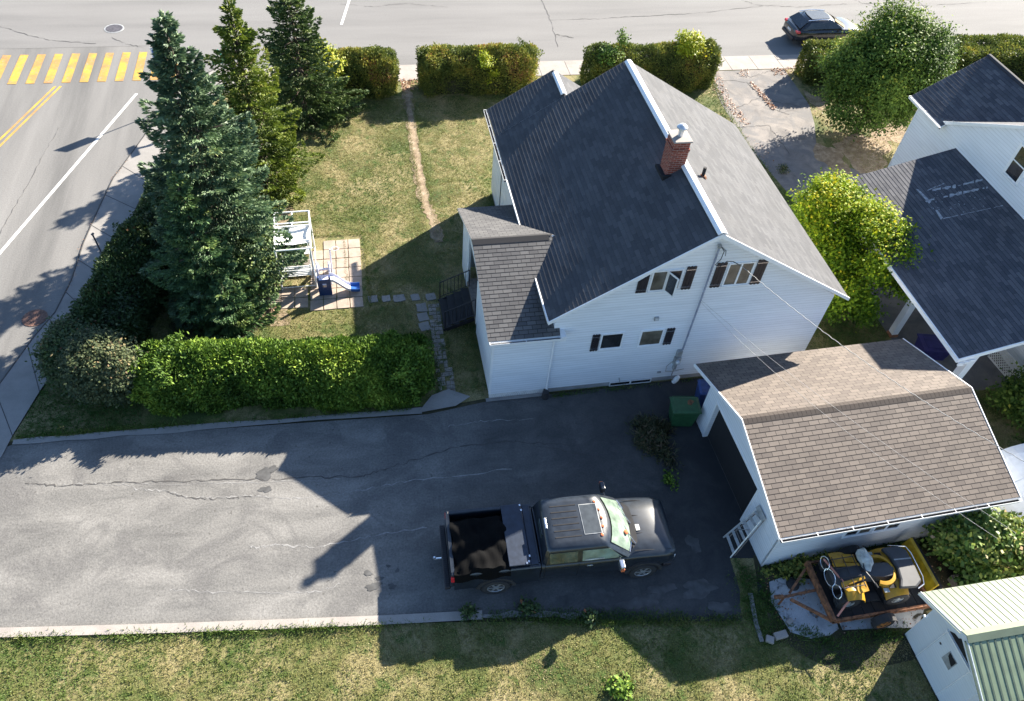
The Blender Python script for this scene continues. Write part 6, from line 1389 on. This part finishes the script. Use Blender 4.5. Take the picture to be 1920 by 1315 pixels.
b = MB(); b.prism([(0, -.04, 2.36), (.30, -.04, 2.06), (.30, -.04, 1.75), (-.30, -.04, 1.75), (-.30, -.04, 2.06)], (0, .012, 0)); sp_ = b.build('sign_panel', M['yg'], T)
b = MB()
for dx in (-.10, .10): b.box(dx-.04, dx+.04, -.046, -.041, 1.84, 2.02); b.box(dx-.028, dx+.028, -.046, -.041, 2.04, 2.09)
b.build('pictogram', M['blk'], sp_)
gp = P(415, 108, 2.7)
T = signpost('green street name blades on a post behind the olive spruce', gp.x, gp.y, 2.9, math.radians(20)); MB().box(-.45, .45, -.015, .015, 2.42, 2.64).build('name_blade', M['greensign'], T); MB().box(-.015, .015, -.45, .45, 2.66, 2.88).build('name_blade', M['greensign'], T)
# overhead wires
def cable(name, label, a, b_, sag, r, mat, twist=False, n=40):
    pts = []
    for i in range(n+1):
        t = i/n; p = Vector(a).lerp(Vector(b_), t); p.z -= 4*sag*t*(1-t)
        if twist: p += Vector((0, .012*math.sin(i*2.2), .012*math.cos(i*2.2)))
        pts.append(p)
    o = MB().tube(pts, r, 5).build(name, M[mat]); tag(o, label, 'cable'); return o
cable('service_cable', 'thick twisted service cable from the gable mast over the garage roof', (10.9, 15.55, 5.85), tuple(P(1990, 905, 7.0)), .35, .009, 'wire', True, 90)
cable('phone_cable', 'upper of the two thin cables leaving the mast halfway down the wall', (10.23, 15.8, 4.15), tuple(P(1905, 1000, 7.0)), .25, .004, 'wire')
cable('phone_cable', 'lower of the two thin cables leaving the mast halfway down the wall', (10.22, 15.8, 4.08), tuple(P(1870, 1010, 6.6)), .4, .004, 'wire')

# ---------------- pieces that stand apart become objects of their own
def split_islands(o):
    bm = bmesh.new(); bm.from_mesh(o.data); bm.verts.ensure_lookup_table(); seen = set(); groups = []
    for v in bm.verts:
        if v.index in seen: continue
        st_ = [v]; g_ = []; seen.add(v.index)
        while st_:
            a_ = st_.pop(); g_.append(a_.index)
            for e_ in a_.link_edges:
                b_ = e_.other_vert(a_)
                if b_.index not in seen: seen.add(b_.index); st_.append(b_)
        groups.append(set(g_))
    bm.free()
    if len(groups) < 2: return
    me = o.data
    for k_, g_ in enumerate(groups[1:] + groups[:1]):
        idx = sorted(g_); mp_ = {i: j for j, i in enumerate(idx)}
        nm = bpy.data.meshes.new(o.name.split('.')[0]); nm.from_pydata([tuple(me.vertices[i].co) for i in idx], [], [tuple(mp_[i] for i in p.vertices) for p in me.polygons if p.vertices[0] in g_])
        for m_ in me.materials: nm.materials.append(m_)
        if k_ == len(groups)-1: o.data = nm
        else:
            c = o.copy(); c.data = nm; COL.objects.link(c); c.parent = o.parent
for o in list(bpy.data.objects):
    if o.type == 'MESH' and o.name.split('.')[0] in ('fascia', 'gutter_strap', 'hinge', 'soffit', 'stringer', 'wiper', 'clamp', 'front_cowl_stripe', 'barge_board', 'hood_seam', 'door_seam', 'roof_rib', 'chimney_flashing', 'step', 'drawbar', 'rail', 'rear_leg', 'door_trim', 'steps', 'side_rail', 'post') and not o.data.uv_layers:
        split_islands(o)
